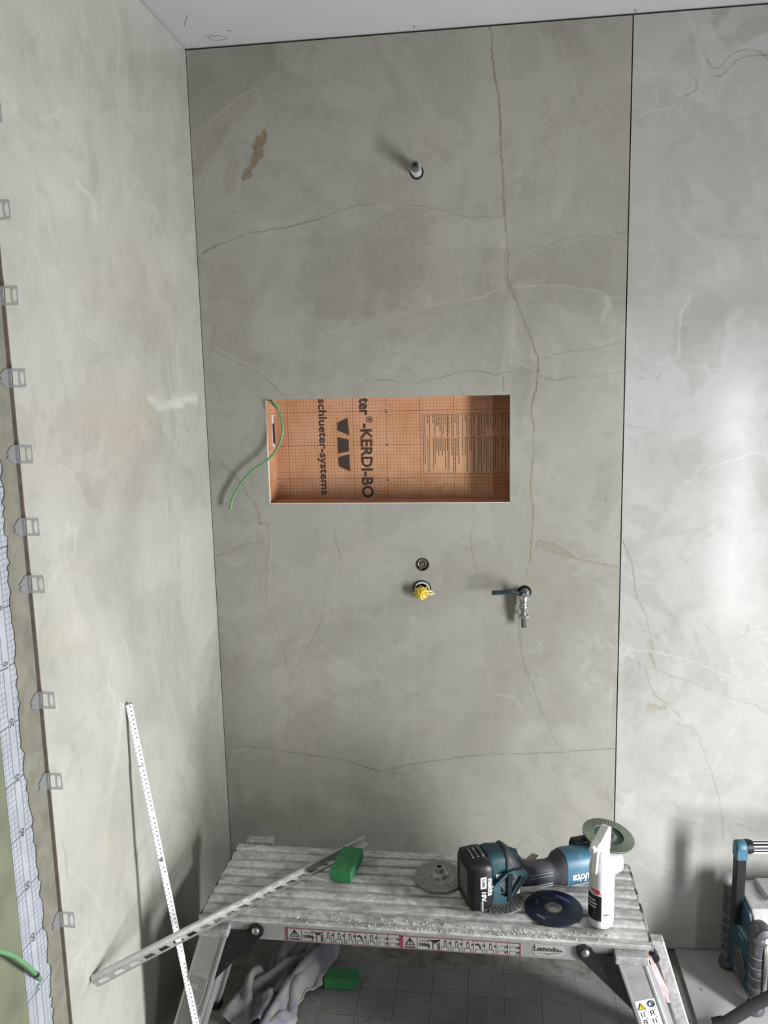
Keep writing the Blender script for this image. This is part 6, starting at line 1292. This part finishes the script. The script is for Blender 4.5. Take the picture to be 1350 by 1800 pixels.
# ------------------------------------------------------------------ levelling clips along the free edge of the left panel
ORD = ['topmost clear plastic levelling clip on the left panel edge', 'clear levelling clip second from the top on the panel edge', 'clear levelling clip third from the top on the panel edge', 'clear levelling clip fourth from the top on the panel edge', 'clear levelling clip fifth from the top on the panel edge', 'clear levelling clip fifth from the bottom on the panel edge', 'clear levelling clip fourth from the bottom on the panel edge', 'clear levelling clip third from the bottom, above the number 20', 'clear levelling clip second from the bottom, beside the number 30', 'lowest clear plastic levelling clip on the left panel edge']
def clip_proto():
    r = root('levelling_clip', ORD[0], 'levelling clip', (0, 0, 0))
    bm = new()
    ov = circ(0.0195, 0, 0.0036, 0.0115, 20); wn = [(-0.0005, -0.0118), (0.0120, -0.0118), (0.0120, 0.0118), (-0.0005, 0.0118)]
    addmesh(bm, holed(rrect(-0.0068, 0.0265, -0.0165, 0.0165, 0.003), [wn, ov], 0.0016), FRONT)
    finish('clip_tab', bm, CLEAR, r)
    bm = new(); addmesh(bm, holed([(-0.0012, -0.0165), (-0.0012, 0.0165), (-0.0080, 0.0160), (-0.0270, 0.0045), (-0.0225, 0.0022), (-0.0225, -0.0022), (-0.0270, -0.0045), (-0.0080, -0.0160)], [], 0.0016), T((-0.0062, 0, 0)) @ LEFTW)
    finish('clip_base', bm, CLEARB, r)
    return r
def dup(r, label):
    c = r.copy(); COL.objects.link(c); c['label'] = label
    for ch in list(r.children):
        k_ = ch.copy(); COL.objects.link(k_); k_.parent = c
    return c
cp = clip_proto()
for i, z in enumerate((2.166, 2.013, 1.873, 1.734, 1.602, 1.472, 1.367, 1.147, 0.987, 0.701)):
    c = cp if i == 0 else dup(cp, ORD[i]); c['group'] = 'clear levelling clips along the left panel edge'
    c.location = (0.0, -0.9680, z)

# ------------------------------------------------------------------ board on the floor at the right, jobsite radio, hose
bd_o = root('floor_board', 'pale grey board lying on the floor under the radio', 'board', (1.60, -0.30, 0))
bm = new(); prism(bm, [(1.372, -0.004), (2.30, -0.004), (2.30, -0.62), (1.366, -0.62)], 0.0, 0.0095); finish('board', bm, BOARD, bd_o, world=True, bevel=0.0008)
bm = new(); text(bm, '6', 0.018, T((1.408, -0.170, 0.0098)), th=0.0006)
for x, y, a in ((1.394, -0.052, 20), (1.420, -0.105, -40), (1.400, -0.080, 70)): box(bm, -0.004, 0.004, -0.0005, 0.0005, 0.0095, 0.0100, T((x, y, 0)) @ R(a, 'Z'))
finish('pencil_mark', bm, INKG, bd_o, world=True)
rad = root('jobsite_radio', 'teal and black rugged jobsite radio with carrying handle on the pale board', 'radio', (1.512, -0.250, 0.0100), math.radians(5.7))
bm = new(); sec = [(0.010, 0.018), (0.180, 0.018), (0.180, 0.276), (0.150, 0.288), (0.055, 0.272), (0.016, 0.236), (0.008, 0.215)]
loft(bm, [[(x, y, z) for y, z in sec] for x in (0.016, 0.330)])
body = finish('body', bm, SILVP, rad, bevel=0.004)
for s, x0 in ((0, 0.006), (1, 0.330)):
    bm = new(); prism(bm, [(0.022, 0.030), (0.168, 0.030), (0.172, 0.262), (0.150, 0.282), (0.050, 0.264), (0.020, 0.222)], 0, 0.010, T((x0, 0, 0)) @ Matrix(((0, 0, 1, 0), (1, 0, 0, 0), (0, 1, 0, 0), (0, 0, 0, 1))))
    sp_ = finish('side_panel', bm, TEAL, rad, bevel=0.003)
    if s == 0:
        LP = Matrix(((0, 0, -1, 0.0055), (-1, 0, 0, 0), (0, 1, 0, 0), (0, 0, 0, 1)))   # facing -x, local X -> -y
        bm = new(); text(bm, 'makita', 0.024, LP @ T((-0.080, 0.190, 0)), bold=0.0006, shear=0.2, th=0.0012); box(bm, 0.0050, 0.0060, 0.070, 0.100, 0.165, 0.171)
        finish('raised_lettering', bm, plain('dusty_teal_ink', (0.16, 0.24, 0.27)), sp_)
        bm = new(); lathe(bm, [(0, 0), (0.044, 0), (0.044, 0.004), (0.036, 0.006), (0.034, 0.003), (0, 0.003)], T((0.0065, 0.085, 0.085)) @ R(-90, 'Y'), 36); finish('speaker_cover', bm, BUMPER, sp_, smooth=True)
        bm = new()
        for z in (0.232, 0.150, 0.130): box(bm, 0.0050, 0.0062, 0.030, 0.160, z, z+0.0015)
        finish('panel_ridge', bm, TEALL, sp_)
for cx, cy in ((0.018, 0.006), (0.328, 0.006), (0.012, 0.180), (0.334, 0.180)):      # corner bumpers
    top = 0.205 if cy < 0.1 else 0.262
    for a, b, r in ((0.0, 0.030, 0.024), (top, top+0.030, 0.024)):
        bm = new(); loft(bm, [[(cx+rr*x, cy+rr*y, z) for x, y in circ(0, 0, 1, n=16)] for z, rr in ((a, r*0.7), (a+0.006, r), (b-0.006, r), (b, r*0.7))])
        finish('bumper_end', bm, SILVP if cy > 0.1 and a > 0.1 else BUMPER, rad, smooth=True, angle=50)
    bm = new(); lathe(bm, [(0, 0.024), (0.0195, 0.024), (0.0195, top+0.004), (0, top+0.004)], T((cx, cy, 0)), 20); bp_ = finish('corner_bumper', bm, BUMPER, rad, smooth=True)
    for k in range(5):
        bm = new(); lathe(bm, [(0.0190, 0), (0.0212, 0.001), (0.0190, 0.002)], T((cx, cy, 0.050+0.030*k)), 20)
        finish('bumper_ridge', bm, plain('worn_ridge', (0.22, 0.22, 0.215)), bp_)
for cx in (0.030, 0.316):                               # steel tubes guarding the front
    bm = new(); tube(bm, spline([(cx, 0.008, 0.030), (cx, -0.012, 0.045), (cx, -0.016, 0.120), (cx, -0.014, 0.200), (cx+ (0.004 if cx < .1 else -.004), 0.004, 0.222)], 6), 0.0062, 12)
    finish('guard_tube', bm, STEEL, rad, smooth=True)
for cx in (0.028, 0.318):                               # shoulder lumps with jack cover
    bm = new(); loft(bm, [[(cx+rr*x, y, 0.232+rr*z) for x, z in circ(0, 0, 1, n=18)] for y, rr in ((-0.016, 0.016), (-0.012, 0.023), (0.020, 0.026), (0.050, 0.020))])
    finish('shoulder', bm, BUMPER, rad, smooth=True, angle=50)
    bm = new(); cyl(bm, (cx+0.002, -0.0155, 0.228), (cx+0.002, -0.0195, 0.228), 0.0072, 0.0060); finish('jack_cover', bm, INKW, rad, smooth=True)
bm = new(); box(bm, 0.046, 0.300, -0.004, 0.012, 0.112, 0.206); pn = finish('control_panel', bm, BLACK, rad, bevel=0.003)
bm = new(); prism(bm, [(0.046, 0.206), (0.300, 0.206), (0.290, 0.226), (0.060, 0.226)], 0, 0.010, T((0, 0.012, 0)) @ FRONT); finish('panel_cap', bm, SILVP, rad)
bm = new(); box(bm, 0.049, 0.130, -0.0050, -0.0038, 0.150, 0.172); finish('display', bm, LCD, pn)
bm = new(); box(bm, 0.047, 0.132, -0.0046, -0.0036, 0.144, 0.149); box(bm, 0.047, 0.0485, -0.0046, -0.0036, 0.149, 0.174); finish('display_frame', bm, INKW, pn)
for x, z, r in ((0.066, 0.190, 0.010), (0.250, 0.160, 0.024)):
    bm = new(); lathe(bm, [(0, 0.012), (r*0.8, 0.012), (r, 0.009), (r, 0), (0, 0)], T((x, -0.004, z)) @ R(90, 'X'), 24); finish('knob', bm, STEEL, pn, smooth=True)
for k in range(5):
    bm = new(); cyl(bm, (0.058+0.022*k, -0.004, 0.126), (0.058+0.022*k, -0.007, 0.126), 0.0048, seg=16); finish('button', bm, plain('grey_button', (0.20, 0.20, 0.20)), pn)
bm = new(); text(bm, 'DAB+', 0.013, T((0.068, -0.0052, 0.102)) @ FRONT, bold=0.0006, th=0.0008)
finish('printed_lettering', bm, INKK, rad)
bm = new(); box(bm, 0.046, 0.300, -0.005, 0.012, 0.030, 0.109); gl_ = finish('speaker_grille', bm, SILVP, rad, bevel=0.003)
bm = new(); box(bm, 0.050, 0.296, -0.0058, -0.0050, 0.089, 0.0902); finish('grille_groove', bm, INKK, gl_)
bm = new(); cyl(bm, (0.072, -0.004, 0.060), (0.072, -0.016, 0.060), 0.017); finish('volume_knob', bm, BLACK, rad, smooth=True, bevel=0.002)
bm = new(); prism(bm, [(0.060, 0.286), (0.285, 0.286), (0.280, 0.299), (0.066, 0.299)], 0, 0.090, T((0, 0.155, 0)) @ FRONT); finish('battery_door', bm, SILVP, rad, bevel=0.003)
for cx, sg in ((0.0, -1), (0.342, 1)):                  # carrying handle
    bm = new(); loft(bm, [[(cx-0.013, cy0, z), (cx+0.013, cy0, z), (cx+0.013, cy1, z), (cx-0.013, cy1, z)] for z, cy0, cy1 in ((0.195, 0.093, 0.118), (0.245, 0.090, 0.120), (0.405, 0.090, 0.120))])
    finish('handle_arm', bm, BLACK, rad, bevel=0.003)
    bm = new(); lathe(bm, [(0, -0.0135), (0.0165, -0.0135), (0.0185, -0.0115), (0.0185, 0.0115), (0.0165, 0.0135), (0, 0.0135)], T((cx, 0.105, 0.4250)) @ R(90, 'Y'), 28); box(bm, cx-0.0133, cx+0.0133, 0.0868, 0.1232, 0.395, 0.425)
    finish('handle_knuckle', bm, TEALL, rad, smooth=True, angle=50)
bm = new(); cyl(bm, (0.012, 0.105, 0.425), (0.330, 0.105, 0.425), 0.0175); cyl(bm, (0.0134, 0.105, 0.425), (0.024, 0.105, 0.425), 0.0195); hg = finish('handle_grip', bm, BLACK, rad, smooth=True)
bm = new()
for a in range(0, 360, 30):
    y, z = 0.105+0.0175*math.cos(math.radians(a)), 0.425+0.0175*math.sin(math.radians(a)); box(bm, 0.030, 0.318, -0.0013, 0.0013, -0.0010, 0.0010, T((0, y, z)) @ R(a+90, 'X'))
finish('grip_rib', bm, STICKW, hg)
bm = new(); tube(bm, spline([(1.408, -0.318, 0.0275), (1.432, -0.316, 0.034), (1.546, -0.313, 0.120), (1.68, -0.330, 0.200), (1.86, -0.36, 0.215), (2.02, -0.40, 0.130), (2.12, -0.42, 0.0275), (2.20, -0.43, 0.0262)], 8), 0.0155, 16)
hs = tag(finish('vacuum_hose', bm, mat('black_hose', (0.016, 0.017, 0.019), 0.45, 0, 0.15), smooth=True, angle=60), 'black hose rising from the board across the front of the radio', 'hose')
bm = new(); cyl(bm, (1.402, -0.3185, 0.0272), (1.428, -0.3165, 0.034), 0.0172); finish('hose_cuff', bm, BLACK, hs, smooth=True)

# flat print too small to pick apart, joined per carrier
for o in D.objects:
    if o.type == 'MESH' and o.parent is not None and o.name.split('.')[0] in ('silver_print', 'housing_lines', 'grip_lines', 'fine_print', 'label_print', 'sticker_print', 'pictograms', 'rule_print', 'pencil_marks', 'pencil_mark', 'rating_print', 'small_lettering', 'panel_ridge', 'grip_rib', 'printed_lettering', 'tape_numbers', 'print_field', 'rings', 'red_border', 'display_frame', 'battery_latch', 'edge_bead', 'film_tail', 'maker_lettering', 'white_lettering', 'capacity_text', 'raised_lettering'):
        o['kind'] = 'stuff'
